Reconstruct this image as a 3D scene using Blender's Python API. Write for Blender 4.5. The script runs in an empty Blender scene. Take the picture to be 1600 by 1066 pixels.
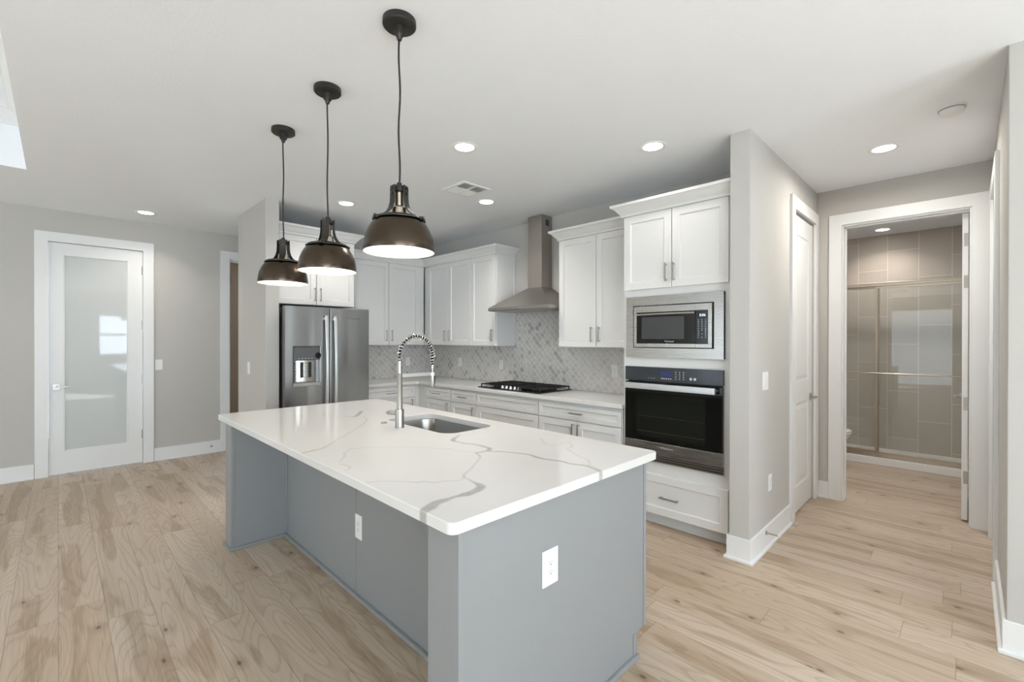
import bpy, bmesh, math, random
import numpy as np
from mathutils import Vector, Matrix
random.seed(7)
PI = math.pi
S = bpy.context.scene
COL = S.collection
R = math.radians

# ---------------------------------------------------------------- camera, sky, exposure
CAM_H, CA, CP, CR = 1.464, 0.7866, 0.0028, 0.0014
fw = Vector((-math.sin(CA)*math.cos(CP), math.cos(CA)*math.cos(CP), -math.sin(CP)))
rt = Vector((math.cos(CA), math.sin(CA), 0))
up = rt.cross(fw)
rt2 = rt*math.cos(CR) + up*math.sin(CR)
up2 = rt2.cross(fw)
cam_d = bpy.data.cameras.new('camera'); cam_d.lens = 16.0; cam_d.sensor_width = 36; cam_d.clip_start = .05
cam = bpy.data.objects.new('camera', cam_d); COL.objects.link(cam)
m3 = Matrix((rt2, up2, -fw)).transposed()
cam.matrix_world = Matrix.Translation((0, 0, CAM_H)) @ m3.to_4x4()
S.camera = cam

W = bpy.data.worlds.new('sky'); S.world = W; W.use_nodes = True
bg = W.node_tree.nodes['Background']
bg.inputs[0].default_value = (.74, .88, 1.0, 1); bg.inputs[1].default_value = 1.3

S.view_settings.view_transform = 'Standard'; S.view_settings.look = 'None'
S.view_settings.gamma = 1; S.view_settings.exposure = 0.59
S.view_settings.use_curve_mapping = False
S.cycles.max_bounces = 9; S.cycles.diffuse_bounces = 5; S.cycles.glossy_bounces = 4
S.cycles.transmission_bounces = 4; S.cycles.transparent_max_bounces = 8
S.cycles.caustics_reflective = False; S.cycles.caustics_refractive = False
S.cycles.sample_clamp_indirect = 6
S.cycles.use_denoising = True

def area(name, loc, rot, sx, sy, power, color):
    d = bpy.data.lights.new(name, 'AREA'); d.shape = 'RECTANGLE'; d.size = sx; d.size_y = sy
    d.energy = power; d.color = color
    o = bpy.data.objects.new(name, d); COL.objects.link(o); o.location = loc; o.rotation_euler = rot
    return o
# daylight standing just outside the windows and glass sliders of the living room
DAY = (.76, .87, 1.0)
area('daylight_east', (4.35, -2.2, 1.25), (0, PI/2, 0), 2.4, 3.8, 150, DAY)
area('daylight_east_small', (4.35, 1.7, 1.6), (0, PI/2, 0), 1.3, 1.8, 60, DAY)
area('daylight_south', (-2.6, -5.35, 1.25), (PI/2, 0, 0), 4.6, 2.4, 20, (.86, .93, 1.0))
area('side_room_fill', (-9.75, 2.9, 1.6), (0, -PI/2, 0), 1.6, .8, 26, DAY)  # added light outside an invented window, brightens the side room
area('bathroom_fill', (-.75, 5.9, 2.8), (0, 0, 0), .5, .3, 15, (.96, .97, 1.0))  # added fill light for the bathroom, belongs to no fixture
# added sun through the sliders: its bounce off the living-room floor brightens the ceiling
sd = bpy.data.lights.new('sun', 'SUN'); sd.energy = 50; sd.angle = R(1); sd.color = (.69, .85, 1.0)
so = bpy.data.objects.new('sun', sd); COL.objects.link(so); so.rotation_euler = (0, R(54), R(-30))

# ---------------------------------------------------------------- materials
def lin(r, g, b):
    f = lambda c: (c/255/12.92) if c/255 <= .04045 else ((c/255+.055)/1.055)**2.4
    return (f(r), f(g), f(b), 1)
class NT:
    """small helper for building node trees"""
    def __init__(s, name):
        s.m = bpy.data.materials.new(name); s.m.use_nodes = True
        s.t = s.m.node_tree; s.b = s.t.nodes['Principled BSDF']
    def n(s, typ, ins=None, **kw):
        nd = s.t.nodes.new(typ)
        for k, v in kw.items(): setattr(nd, k, v)
        for k, v in (ins or {}).items(): s.put(nd.inputs[k], v)
        return nd
    def put(s, sock, v):
        if isinstance(v, bpy.types.NodeSocket): s.t.links.new(v, sock)
        else: sock.default_value = v
    def math(s, op, a, b=0.0, c=0.0, clamp=False):
        nd = s.t.nodes.new('ShaderNodeMath'); nd.operation = op; nd.use_clamp = clamp
        for i, v in enumerate((a, b, c)): s.put(nd.inputs[i], v)
        return nd.outputs[0]
    def mix(s, f, a, b, blend='MIX'):
        nd = s.t.nodes.new('ShaderNodeMix'); nd.data_type = 'RGBA'; nd.blend_type = blend
        s.put(nd.inputs[0], f); s.put(nd.inputs[6], a); s.put(nd.inputs[7], b)
        return nd.outputs[2]
    def ramp(s, f, lo, hi):
        nd = s.t.nodes.new('ShaderNodeMapRange'); nd.interpolation_type = 'SMOOTHSTEP'
        s.put(nd.inputs[0], f); nd.inputs[1].default_value = lo; nd.inputs[2].default_value = hi
        return nd.outputs[0]
    def noise(s, vec, scale, detail=2.0, rough=.5, dist=0.0, dim='3D'):
        nd = s.t.nodes.new('ShaderNodeTexNoise'); nd.noise_dimensions = dim
        s.put(nd.inputs['Vector'], vec); s.put(nd.inputs['Scale'], scale)
        nd.inputs['Detail'].default_value = detail; nd.inputs['Roughness'].default_value = rough
        nd.inputs['Distortion'].default_value = dist
        return nd.outputs[0]
    def comb(s, x, y, z=0.0):
        nd = s.t.nodes.new('ShaderNodeCombineXYZ')
        for i, v in enumerate((x, y, z)): s.put(nd.inputs[i], v)
        return nd.outputs[0]
    def xyz(s, vec):
        nd = s.t.nodes.new('ShaderNodeSeparateXYZ'); s.put(nd.inputs[0], vec); return nd.outputs
    def obj(s): return s.n('ShaderNodeTexCoord').outputs['Object']
    def pos(s): return s.n('ShaderNodeNewGeometry').outputs['Position']
    def bump(s, h, strength, dist=.01):
        nd = s.n('ShaderNodeBump', {'Strength': strength, 'Distance': dist, 'Height': h})
        s.t.links.new(nd.outputs[0], s.b.inputs['Normal'])
    def set(s, **kw):
        for k, v in kw.items(): s.put(s.b.inputs[k.replace('_', ' ')], v)
        return s.m

def plain(name, col, rough=.5, metal=0.0, var=.03, scale=6.0, bump=0.0, bscale=200, spec=.5):
    q = NT(name)
    n = q.noise(q.obj(), scale, 3)
    c = q.mix(n, tuple(x*(1-var) for x in col[:3])+(1,), tuple(min(1, x*(1+var)) for x in col[:3])+(1,))
    q.set(Base_Color=c, Roughness=rough, Metallic=metal, Specular_IOR_Level=spec)
    if bump: q.bump(q.noise(q.obj(), bscale, 3), bump, .002)
    return q.m
MT = {}
MT['wall'] = plain('wall_paint', lin(196, 193, 188), .75, var=.012, bump=.25, bscale=150, spec=.25)
MT['ceiling'] = plain('ceiling_paint', lin(246, 248, 251), .85, var=.01, bump=.45, bscale=70, spec=.2)
MT['trim'] = plain('trim_paint', lin(236, 236, 235), .38, var=.008)
MT['cabinet'] = plain('cabinet_paint', lin(227, 226, 224), .36, var=.008)
MT['island'] = plain('island_paint', lin(146, 148, 149), .38, var=.012)
MT['white_plastic'] = plain('white_plastic', lin(240, 240, 238), .35, var=.005)
MT['slot'] = plain('slot_dark', lin(60, 58, 56), .6)
MT['black'] = plain('black_gloss', lin(14, 14, 15), .12, var=.1)
MT['black_matte'] = plain('black_matte', lin(24, 23, 22), .5, var=.1)
MT['cast_iron'] = plain('cast_iron', lin(26, 25, 24), .55, var=.2, bump=.3, bscale=120)
MT['navy_glass'] = plain('control_panel_glass', lin(52, 56, 62), .14, var=.05)
MT['oven_glass'] = plain('oven_glass', lin(9, 10, 8), .06, var=.2)
MT['oven_window'] = plain('oven_window_glass', lin(22, 24, 18), .08, var=.2)
MT['mw_window'] = plain('microwave_window_mesh', lin(62, 63, 64), .3, var=.05)
MT['chrome'] = plain('polished_chrome', lin(215, 213, 210), .16, 1.0)
MT['nickel'] = plain('satin_nickel', lin(178, 174, 168), .32, 1.0)
MT['bronze'] = plain('dark_bronze', lin(82, 72, 62), .27, 1.0, var=.18, scale=9)
MT['bronze_strap'] = plain('blackened_steel', lin(58, 56, 53), .45, .6, var=.1)
MT['champagne'] = plain('brushed_champagne_nickel', lin(186, 174, 158), .32, 1.0)
MT['porcelain'] = plain('porcelain', lin(238, 236, 232), .15)
MT['brown_room'] = plain('tan_wall_paint', lin(190, 172, 152), .8)
MT['lamp_liner'] = plain('white_enamel', lin(245, 243, 236), .4)
MT['dark_gap'] = plain('dark_gasket', lin(30, 30, 30), .6)
MT['vent_grey'] = plain('vent_grey', lin(150, 150, 148), .7)
MT['panel_grey'] = plain('dispenser_grey', lin(92, 94, 96), .25)
MT['digits'] = plain('printed_white', lin(205, 208, 212), .5)
MT['logo'] = plain('logo_grey', lin(120, 118, 114), .35, .8)

def steel(name, col, rough, vertical=True, wav=.0, spots=0.0):
    q = NT(name); o = q.xyz(q.obj())
    x = q.math('ADD', o[0], o[1])
    v = q.comb(q.math('MULTIPLY', x, 3.0 if not vertical else 400.0), 0.0, q.math('MULTIPLY', o[2], 400.0 if not vertical else 3.0))
    br = q.noise(v, 1.0, 2)
    c = q.mix(br, tuple(t*.97 for t in col[:3])+(1,), tuple(min(1, t*1.03) for t in col[:3])+(1,))
    if spots:
        sp = q.ramp(q.noise(q.obj(), 55.0, 4, .7), .60, .72)
        c = q.mix(q.math('MULTIPLY', sp, spots), c, lin(70, 62, 54))
    q.set(Base_Color=c, Metallic=1.0, Roughness=q.math('ADD', rough, q.math('MULTIPLY', br, .03)), Anisotropic=.5)
    if wav:
        w = q.noise(q.comb(q.math('MULTIPLY', x, 6.0), 0.0, q.math('MULTIPLY', o[2], .7)), 1.0, .5)
        q.bump(w, wav, .05)
    return q.m
MT['steel'] = steel('brushed_steel', lin(186, 182, 177), .26, False)
MT['fridge_steel'] = steel('fridge_steel', lin(150, 149, 147), .25, True, .30)
MT['sink_steel'] = steel('sink_steel', lin(165, 160, 153), .24, False)
MT['hood_steel'] = steel('hood_steel', lin(172, 168, 163), .30, False)
MT['chimney_steel'] = steel('filmed_chimney_steel', lin(172, 165, 157), .42, True, 0, .35)
MT['bar_steel'] = steel('handle_steel', lin(226, 225, 223), .30, True)

def emitter(name, col, strength):
    m = bpy.data.materials.new(name); m.use_nodes = True; t = m.node_tree
    t.nodes.remove(t.nodes['Principled BSDF']); e = t.nodes.new('ShaderNodeEmission')
    e.inputs[0].default_value = col; e.inputs[1].default_value = strength
    t.links.new(e.outputs[0], t.nodes['Material Output'].inputs[0]); return m
MT['downlight'] = emitter('downlight_led', (1, .95, .89, 1), 14)
MT['bulb'] = emitter('warm_bulb', (1, .92, .80, 1), 38)
MT['clock'] = emitter('clock_digits', (.75, .88, 1, 1), 1.2)
MT['blue_lcd'] = emitter('blue_display', (.12, .14, .40, 1), .28)

def glass(name, tint, rough=0.0):
    m = bpy.data.materials.new(name); m.use_nodes = True; t = m.node_tree
    t.nodes.remove(t.nodes['Principled BSDF'])
    tr = t.nodes.new('ShaderNodeBsdfTransparent'); tr.inputs[0].default_value = tint
    gl = t.nodes.new('ShaderNodeBsdfGlossy'); gl.inputs['Roughness'].default_value = rough
    lw = t.nodes.new('ShaderNodeLayerWeight'); pw = t.nodes.new('ShaderNodeMath'); pw.operation = 'POWER'; pw.inputs[1].default_value = 5
    fr = t.nodes.new('ShaderNodeMath'); fr.operation = 'MULTIPLY_ADD'; fr.inputs[1].default_value = .94; fr.inputs[2].default_value = .045
    t.links.new(lw.outputs['Facing'], pw.inputs[0]); t.links.new(pw.outputs[0], fr.inputs[0])
    mx = t.nodes.new('ShaderNodeMixShader')
    t.links.new(fr.outputs[0], mx.inputs[0]); t.links.new(tr.outputs[0], mx.inputs[1]); t.links.new(gl.outputs[0], mx.inputs[2])
    t.links.new(mx.outputs[0], t.nodes['Material Output'].inputs[0]); return m
MT['window_glass'] = glass('window_glass', (.97, .98, .98, 1))
MT['shower_glass'] = glass('shower_glass', (.95, .96, .95, 1))

def frosted():
    q = NT('frosted_glass')
    q.set(Base_Color=lin(206, 209, 208), Roughness=.03, IOR=1.52, Specular_IOR_Level=.5)
    return q.m
MT['frosted'] = frosted()

def wood_floor():
    q = NT('oak_plank_floor'); p = q.xyz(q.obj()); x, y = p[0], p[1]
    PW, PL = .183, 1.52
    yr = q.math('DIVIDE', y, PW); row = q.math('FLOOR', yr); v = q.math('SUBTRACT', yr, row)
    rr = q.n('ShaderNodeTexWhiteNoise', {'W': row}, noise_dimensions='1D').outputs[0]
    xs = q.math('ADD', q.math('DIVIDE', x, PL), q.math('MULTIPLY', rr, 7.31)); colm = q.math('FLOOR', xs); u = q.math('SUBTRACT', xs, colm)
    wn = q.n('ShaderNodeTexWhiteNoise', {'Vector': q.comb(row, colm, 3.0)}, noise_dimensions='3D')
    idv = q.xyz(wn.outputs['Color'])
    seed = q.math('MULTIPLY', idv[0], 60.0); seed2 = q.math('MULTIPLY', idv[1], 40.0)
    # cathedral figure: contour lines of a field stretched along the plank
    gx = q.math('ADD', q.math('MULTIPLY', x, 1.15), seed)
    gy = q.math('ADD', q.math('MULTIPLY', y, 6.5), seed2)
    fld = q.noise(q.comb(gx, gy, 0.0), 1.0, .6, .3)
    rings = q.math('MULTIPLY', fld, q.math('ADD', 11.0, q.math('MULTIPLY', idv[1], 9.0)))
    saw = q.math('FRACT', rings)
    line = q.math('MULTIPLY', q.ramp(saw, .55, .95), q.math('SUBTRACT', 1.0, q.ramp(saw, .95, 1.0)))
    fine = q.noise(q.comb(q.math('MULTIPLY', gx, 4.0), q.math('MULTIPLY', y, 190.0), seed), 1.0, 3, .6)
    wide = q.noise(q.comb(q.math('MULTIPLY', gx, 1.1), q.math('MULTIPLY', y, 26.0), seed2), 1.0, 3, .55)
    ctr = q.math('SUBTRACT', 1.0, q.math('ABSOLUTE', q.math('SUBTRACT', q.math('MULTIPLY', v, 2.0), 1.0)))
    hn = q.noise(q.comb(q.math('MULTIPLY', gx, .80), q.math('ADD', q.math('MULTIPLY', y, 6.0), seed), seed2), 1.0, 2.5, .5, .5)
    heart = q.ramp(q.math('ADD', hn, q.math('MULTIPLY', ctr, .16)), .635, .71)
    blot = q.noise(q.comb(q.math('MULTIPLY', gx, 2.5), q.math('MULTIPLY', y, 18.0), seed2), 1.0, 3, .55)
    # knots: small dashes lying across a darker halo
    vor = q.n('ShaderNodeTexVoronoi', {'Vector': q.comb(q.math('MULTIPLY', gx, 2.4), q.math('ADD', q.math('MULTIPLY', y, 5.0), seed), 0.0), 'Scale': 1.0, 'Randomness': 1.0}, voronoi_dimensions='2D')
    kd = q.math('ADD', vor.outputs['Distance'], q.math('MULTIPLY', q.math('SUBTRACT', fine, .5), .10)); kr = q.xyz(vor.outputs['Color'])[0]
    kon = q.math('GREATER_THAN', kr, .74)
    knot = q.math('MULTIPLY', q.math('SUBTRACT', 1.0, q.ramp(kd, .015, .070)), kon)
    halo = q.math('MULTIPLY', q.math('SUBTRACT', 1.0, q.ramp(kd, .05, .26)), kon)
    c = q.mix(idv[2], lin(200, 184, 166), lin(182, 162, 140))
    c = q.mix(q.math('MULTIPLY', q.ramp(wide, .35, .75), .45), c, lin(168, 147, 124))
    c = q.mix(q.math('MULTIPLY', heart, q.math('ADD', .22, q.math('MULTIPLY', blot, .55))), c, lin(140, 115, 86))
    c = q.mix(q.math('MULTIPLY', line, .38), c, lin(146, 122, 98))
    c = q.mix(q.math('MULTIPLY', q.ramp(fine, .45, .75), .30), c, lin(222, 208, 190))
    c = q.mix(q.math('MULTIPLY', halo, .35), c, lin(132, 108, 84))
    c = q.mix(q.math('MULTIPLY', knot, .8), c, lin(86, 66, 50))
    ev = q.math('MINIMUM', v, q.math('SUBTRACT', 1.0, v)); eu = q.math('MINIMUM', u, q.math('SUBTRACT', 1.0, u))
    gap = q.math('MAXIMUM', q.math('SUBTRACT', 1.0, q.ramp(ev, .004, .013)), q.math('SUBTRACT', 1.0, q.ramp(eu, .0004, .0016)))
    c = q.mix(q.math('MULTIPLY', gap, .45), c, lin(96, 76, 58))
    q.set(Base_Color=c, Roughness=q.math('ADD', .36, q.math('MULTIPLY', fine, .14)), Specular_IOR_Level=.45)
    q.bump(q.math('SUBTRACT', q.math('MULTIPLY', fine, .15), gap), .25, .001)
    return q.m
MT['floor'] = wood_floor()

def mosaic():
    q = NT('lantern_marble_mosaic'); p = q.xyz(q.pos())
    h = q.math('ADD', p[0], p[1]); z = p[2]
    a = q.math('DIVIDE', h, .080); b = q.math('DIVIDE', z, .082)
    # softly waved diamond lattice (lantern outline)
    a2 = q.math('ADD', a, q.math('MULTIPLY', q.math('SINE', q.math('MULTIPLY', b, 4*PI)), .05))
    b2 = q.math('ADD', b, q.math('MULTIPLY', q.math('SINE', q.math('MULTIPLY', a, 4*PI)), .05))
    s = q.math('ADD', a2, b2); t = q.math('SUBTRACT', a2, b2)
    fs, ft = q.math('FLOOR', s), q.math('FLOOR', t)
    us, ut = q.math('SUBTRACT', s, fs), q.math('SUBTRACT', t, ft)
    wn = q.n('ShaderNodeTexWhiteNoise', {'Vector': q.comb(fs, ft, 1.0)}, noise_dimensions='3D').outputs[0]
    reg = q.ramp(q.noise(q.pos(), 2.6, 2), .42, .62)
    veins = q.noise(q.pos(), 26.0, 5, .65, 1.2)
    dark = q.math('MULTIPLY', q.ramp(wn, .62, .95), q.math('ADD', .15, q.math('MULTIPLY', reg, .85)))
    c = q.mix(q.ramp(veins, .3, .7), lin(196, 192, 187), lin(228, 225, 220))
    c = q.mix(q.math('MULTIPLY', wn, .25), c, lin(186, 182, 177))
    c = q.mix(q.math('MULTIPLY', dark, .62), c, lin(150, 147, 144))
    e = q.math('MINIMUM', q.math('MINIMUM', us, q.math('SUBTRACT', 1.0, us)), q.math('MINIMUM', ut, q.math('SUBTRACT', 1.0, ut)))
    g = q.math('SUBTRACT', 1.0, q.ramp(e, .03, .075))
    c = q.mix(q.math('MULTIPLY', g, .8), c, lin(222, 219, 214))
    q.set(Base_Color=c, Roughness=q.math('ADD', .22, q.math('MULTIPLY', g, .4)))
    q.bump(q.math('SUBTRACT', 1.0, g), .25, .001)
    return q.m
MT['mosaic'] = mosaic()

def bath_tile():
    q = NT('taupe_linen_tile'); p = q.xyz(q.pos())
    h = q.math('ADD', p[0], q.math('MULTIPLY', q.math('SUBTRACT', p[1], 7.68), 1.0))
    cx = q.math('DIVIDE', q.math('ADD', h, 1.355), .304); col = q.math('FLOOR', cx); u = q.math('SUBTRACT', cx, col)
    rz = q.math('DIVIDE', q.math('SUBTRACT', p[2], q.math('ADD', .325, q.math('MULTIPLY', col, .242))), .605)
    row = q.math('FLOOR', rz); v = q.math('SUBTRACT', rz, row)
    wn = q.n('ShaderNodeTexWhiteNoise', {'Vector': q.comb(col, row, 5.0)}, noise_dimensions='3D').outputs[0]
    lin1 = q.noise(q.comb(q.math('MULTIPLY', h, 12.0), q.math('MULTIPLY', p[1], 12.0), q.math('MULTIPLY', p[2], 160.0)), 1.0, 3)
    lin2 = q.noise(q.pos(), 9.0, 4)
    c = q.mix(wn, lin(184, 173, 160), lin(194, 184, 171))
    c = q.mix(q.math('MULTIPLY', lin1, .35), c, lin(160, 148, 136))
    c = q.mix(q.math('MULTIPLY', lin2, .3), c, lin(196, 186, 176))
    eu = q.math('MULTIPLY', q.math('MINIMUM', u, q.math('SUBTRACT', 1.0, u)), .304)
    ev = q.math('MULTIPLY', q.math('MINIMUM', v, q.math('SUBTRACT', 1.0, v)), .605)
    g = q.math('SUBTRACT', 1.0, q.ramp(q.math('MINIMUM', eu, ev), .002, .0045))
    c = q.mix(g, c, lin(216, 208, 200))
    q.set(Base_Color=c, Roughness=.4)
    return q.m
MT['bath_tile'] = bath_tile()

def quartz(name, attr):
    q = NT(name)
    n = q.noise(q.pos(), 4.0, 4)
    c = q.mix(n, lin(222, 220, 217), lin(228, 226, 224))
    if attr:
        a = q.n('ShaderNodeAttribute', attribute_name='vein').outputs['Fac']
        gr = q.noise(q.pos(), 45.0, 5, .7)
        f = q.math('MULTIPLY', a, q.math('ADD', .55, q.math('MULTIPLY', gr, .7)), clamp=True)
        c = q.mix(f, c, lin(172, 169, 166))
    else:
        fl = q.ramp(q.noise(q.pos(), 3.0, 5, .6, 1.5), .62, .72)
        c = q.mix(q.math('MULTIPLY', fl, .3), c, lin(196, 190, 184))
    q.set(Base_Color=c, Roughness=.10, Specular_IOR_Level=.5)
    return q.m
MT['quartz_vein'] = quartz('veined_quartz', True)
MT['quartz'] = quartz('plain_quartz', False)

# ---------------------------------------------------------------- mesh helpers
class MB:
    def __init__(s): s.bm = bmesh.new()
    def box(s, x0, x1, y0, y1, z0, z1):
        v = [s.bm.verts.new((x, y, z)) for z in (z0, z1) for x, y in ((x0, y0), (x1, y0), (x1, y1), (x0, y1))]
        for f in ((3, 2, 1, 0), (4, 5, 6, 7), (0, 1, 5, 4), (1, 2, 6, 5), (2, 3, 7, 6), (3, 0, 4, 7)):
            s.bm.faces.new([v[i] for i in f])
        return s
    def frus(s, b, t):
        """b, t = (x0,x1,y0,y1,z)"""
        q = lambda r: [s.bm.verts.new(c) for c in ((r[0], r[2], r[4]), (r[1], r[2], r[4]), (r[1], r[3], r[4]), (r[0], r[3], r[4]))]
        v = q(b)+q(t)
        for f in ((3, 2, 1, 0), (4, 5, 6, 7), (0, 1, 5, 4), (1, 2, 6, 5), (2, 3, 7, 6), (3, 0, 4, 7)):
            s.bm.faces.new([v[i] for i in f])
        return s
    def cyl(s, p0, p1, r0, r1=None, seg=24, cap=True):
        r1 = r0 if r1 is None else r1
        p0, p1 = Vector(p0), Vector(p1); d = (p1-p0).normalized()
        a = d.orthogonal().normalized(); b = d.cross(a)
        ring = lambda p, r: [s.bm.verts.new(p+a*r*math.cos(2*PI*i/seg)+b*r*math.sin(2*PI*i/seg)) for i in range(seg)]
        A, B = ring(p0, r0), ring(p1, r1)
        for i in range(seg):
            j = (i+1) % seg; s.bm.faces.new((A[i], A[j], B[j], B[i]))
        if cap: s.bm.faces.new(A[::-1]); s.bm.faces.new(B)
        return s
    def lathe(s, prof, seg=48, c=(0, 0, 0)):
        rings = []
        for r, z in prof:
            if r < 1e-6: rings.append([s.bm.verts.new((c[0], c[1], c[2]+z))])
            else: rings.append([s.bm.verts.new((c[0]+r*math.cos(2*PI*i/seg), c[1]+r*math.sin(2*PI*i/seg), c[2]+z)) for i in range(seg)])
        for A, B in zip(rings, rings[1:]):
            for i in range(seg):
                j = (i+1) % seg
                if len(A) == 1 and len(B) == 1: continue
                if len(A) == 1: s.bm.faces.new((A[0], B[j], B[i]))
                elif len(B) == 1: s.bm.faces.new((A[i], A[j], B[0]))
                else: s.bm.faces.new((A[i], A[j], B[j], B[i]))
        return s
    def tube(s, pts, r, seg=10, cap=True):
        pts = [Vector(p) for p in pts]; n = len(pts)
        rr = r if isinstance(r, (list, tuple)) else [r]*n
        a = None; rings = []
        for i, p in enumerate(pts):
            d = (pts[min(i+1, n-1)]-pts[max(i-1, 0)]).normalized()
            if a is None: a = d.orthogonal().normalized()
            a = (a-d*a.dot(d)).normalized(); b = d.cross(a)
            rings.append([s.bm.verts.new(p+(a*math.cos(2*PI*k/seg)+b*math.sin(2*PI*k/seg))*rr[i]) for k in range(seg)])
        for A, B in zip(rings, rings[1:]):
            for i in range(seg):
                j = (i+1) % seg; s.bm.faces.new((A[i], A[j], B[j], B[i]))
        if cap: s.bm.faces.new(rings[0][::-1]); s.bm.faces.new(rings[-1])
        return s
    def strip(s, rows, closed=False):
        """rows: equal-length lists of points, skinned into a surface"""
        vs = [[s.bm.verts.new(p) for p in r] for r in rows]
        n = len(vs[0])
        for A, B in zip(vs, vs[1:]):
            for i in range(n if closed else n-1):
                j = (i+1) % n; s.bm.faces.new((A[i], A[j], B[j], B[i]))
        return vs
    def prism(s, poly, z0, z1):
        A = [s.bm.verts.new((x, y, z0)) for x, y in poly]; B = [s.bm.verts.new((x, y, z1)) for x, y in poly]
        n = len(poly)
        for i in range(n):
            j = (i+1) % n; s.bm.faces.new((A[i], A[j], B[j], B[i]))
        s.bm.faces.new(A[::-1]); s.bm.faces.new(B)
        return s
    def build(s, name, mat, parent=None, bevel=0.0, seg=2, smooth=False, loc=None, rotz=0.0):
        bmesh.ops.recalc_face_normals(s.bm, faces=s.bm.faces)
        me = bpy.data.meshes.new(name); s.bm.to_mesh(me); s.bm.free()
        me.materials.append(MT[mat] if isinstance(mat, str) else mat)
        o = bpy.data.objects.new(name, me); COL.objects.link(o)
        if parent is not None: o.parent = parent
        if loc is not None: o.location = loc
        if rotz: o.rotation_euler = (0, 0, rotz)
        if smooth:
            me.shade_smooth(); me.set_sharp_from_angle(angle=R(40))
        if bevel:
            b = o.modifiers.new('bevel', 'BEVEL'); b.width = bevel; b.segments = seg; b.limit_method = 'ANGLE'; b.angle_limit = R(40)
        return o
def tag(o, label, cat, group=None, kind=None):
    o['label'] = label; o['category'] = cat
    if group: o['group'] = group
    if kind: o['kind'] = kind
    return o
def thing(name, label, cat, loc=(0, 0, 0), rotz=0.0, group=None, kind=None):
    o = bpy.data.objects.new(name, None); COL.objects.link(o); o.empty_display_size = .1
    o.location = loc; o.rotation_euler = (0, 0, rotz)
    return tag(o, label, cat, group, kind)
def struct(mb, name, mat, label, cat, bevel=0.0, parent=None):
    o = mb.build(name, mat, parent, bevel); return tag(o, label, cat, None, 'structure')
def text_mesh(name, body, size, mat, parent, loc, rot):
    cu = bpy.data.curves.new(name, 'FONT'); cu.body = body; cu.size = size; cu.align_x = 'CENTER'; cu.align_y = 'CENTER'; cu.extrude = .0003
    t = bpy.data.objects.new(name+'_curve', cu); COL.objects.link(t)
    bpy.context.view_layer.update()
    me = bpy.data.meshes.new_from_object(t.evaluated_get(bpy.context.evaluated_depsgraph_get()))
    bpy.data.objects.remove(t); bpy.data.curves.remove(cu)
    me.name = name; me.materials.clear(); me.materials.append(MT[mat])
    o = bpy.data.objects.new(name, me); COL.objects.link(o); o.parent = parent; o.location = loc; o.rotation_euler = rot
    return o

# ---------------------------------------------------------------- the room shell
H = 2.845
XL = -6.897      # left wall face
YK = 3.93        # kitchen wall face
XF = -5.66       # wall behind the fridge
YH = 5.05        # hall end wall
XR = .13         # hall right wall
XE, YSO = 4.2, -5.2   # living-room east and south walls

struct(MB().box(-9.6, 4.4, -5.4, 8.0, -.12, 0), 'floor', 'floor', 'light oak plank floor running through kitchen and hall', 'floor')
# ceiling with the raised tray on the living-room side
c = MB(); tx0, tx1, ty0, ty1 = -5.42, -1.2, -3.6, -.18
c.box(-9.6, tx0, -5.4, 8.0, H, H+.12); c.box(tx1, 4.4, -5.4, 8.0, H, H+.12)
c.box(tx0, tx1, -5.4, ty0, H, H+.12); c.box(tx0, tx1, ty1, 8.0, H, H+.12)
TZ = H+.46
c.box(tx0-.1, tx0, ty0, ty1, H+.12, TZ); c.box(tx1, tx1+.1, ty0, ty1, H+.12, TZ)
c.box(tx0-.1, tx1+.1, ty0-.1, ty0, H+.12, TZ); c.box(tx0-.1, tx1+.1, ty1, ty1+.1, H+.12, TZ)
c.box(tx0-.1, tx1+.1, ty0-.1, ty1+.1, TZ, TZ+.1)
struct(c, 'ceiling', 'ceiling', 'white textured ceiling with a raised tray at far left', 'ceiling')
def crown_profile(z, k=1.0):   # (outward, height) pairs
    return [(0, z), (.012*k, z), (.014*k, z+.018*k), (.030*k, z+.034*k), (.052*k, z+.060*k), (.066*k, z+.072*k), (.078*k, z+.076*k), (.080*k, z+.096*k), (0, z+.096*k)]
mb = MB(); pr = crown_profile(TZ-.125, 1.3)
loop = lambda o: [(tx0+o, ty0+o), (tx1-o, ty0+o), (tx1-o, ty1-o), (tx0+o, ty1-o)]
mb.strip([[(x, y, z) for x, y in loop(o)] for o, z in pr], closed=True)
struct(mb, 'trim_1', 'trim', 'white crown moulding inside the ceiling tray', 'crown moulding')

def wall(name, label, boxes, mat='wall', bevel=0.0):
    m = MB()
    for b in boxes: m.box(*b)
    return struct(m, name, mat, label, 'wall', bevel)
D1 = (-.075, .712, 2.505)   # glass door opening (y0, y1, top)
D2 = (1.60, 2.40, 2.52)
wall('wall_left', 'long greige wall holding the frosted glass door', [
    (XL-.12, XL, -5.2, D1[0], 0, H), (XL-.12, XL, D1[0], D1[1], D1[2], H), (XL-.12, XL, D1[1], D2[0], 0, H),
    (XL-.12, XL, D2[0], D2[1], D2[2], H), (XL-.12, XL, D2[1], 4.6, 0, H)])
wall('wall_kitchen', 'greige wall above and behind the cooktop run', [(XF, -1.134, YK, YK+.12, 0, H)])
wall('wall_fridge', 'greige stub wall beside the refrigerator', [(XF, -4.84, 1.434, 1.559, 0, H)], bevel=.004)
wall('wall_passage_side', 'greige wall between the refrigerator and the side passage', [(-5.79, XF, 1.434, YK+.12, 0, H)])
CD = (4.235, 4.935, 2.53)   # pantry door opening
wall('wall_pantry', 'greige wall end and side wall right of the ovens', [
    (-1.134, -1.007, 3.20, CD[0], 0, H), (-1.134, -1.007, CD[0], CD[1], CD[2], H), (-1.134, -1.007, CD[1], YH+.12, 0, H)], bevel=.004)
HD = (-.812, .018, 2.508)   # bathroom doorway
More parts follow.
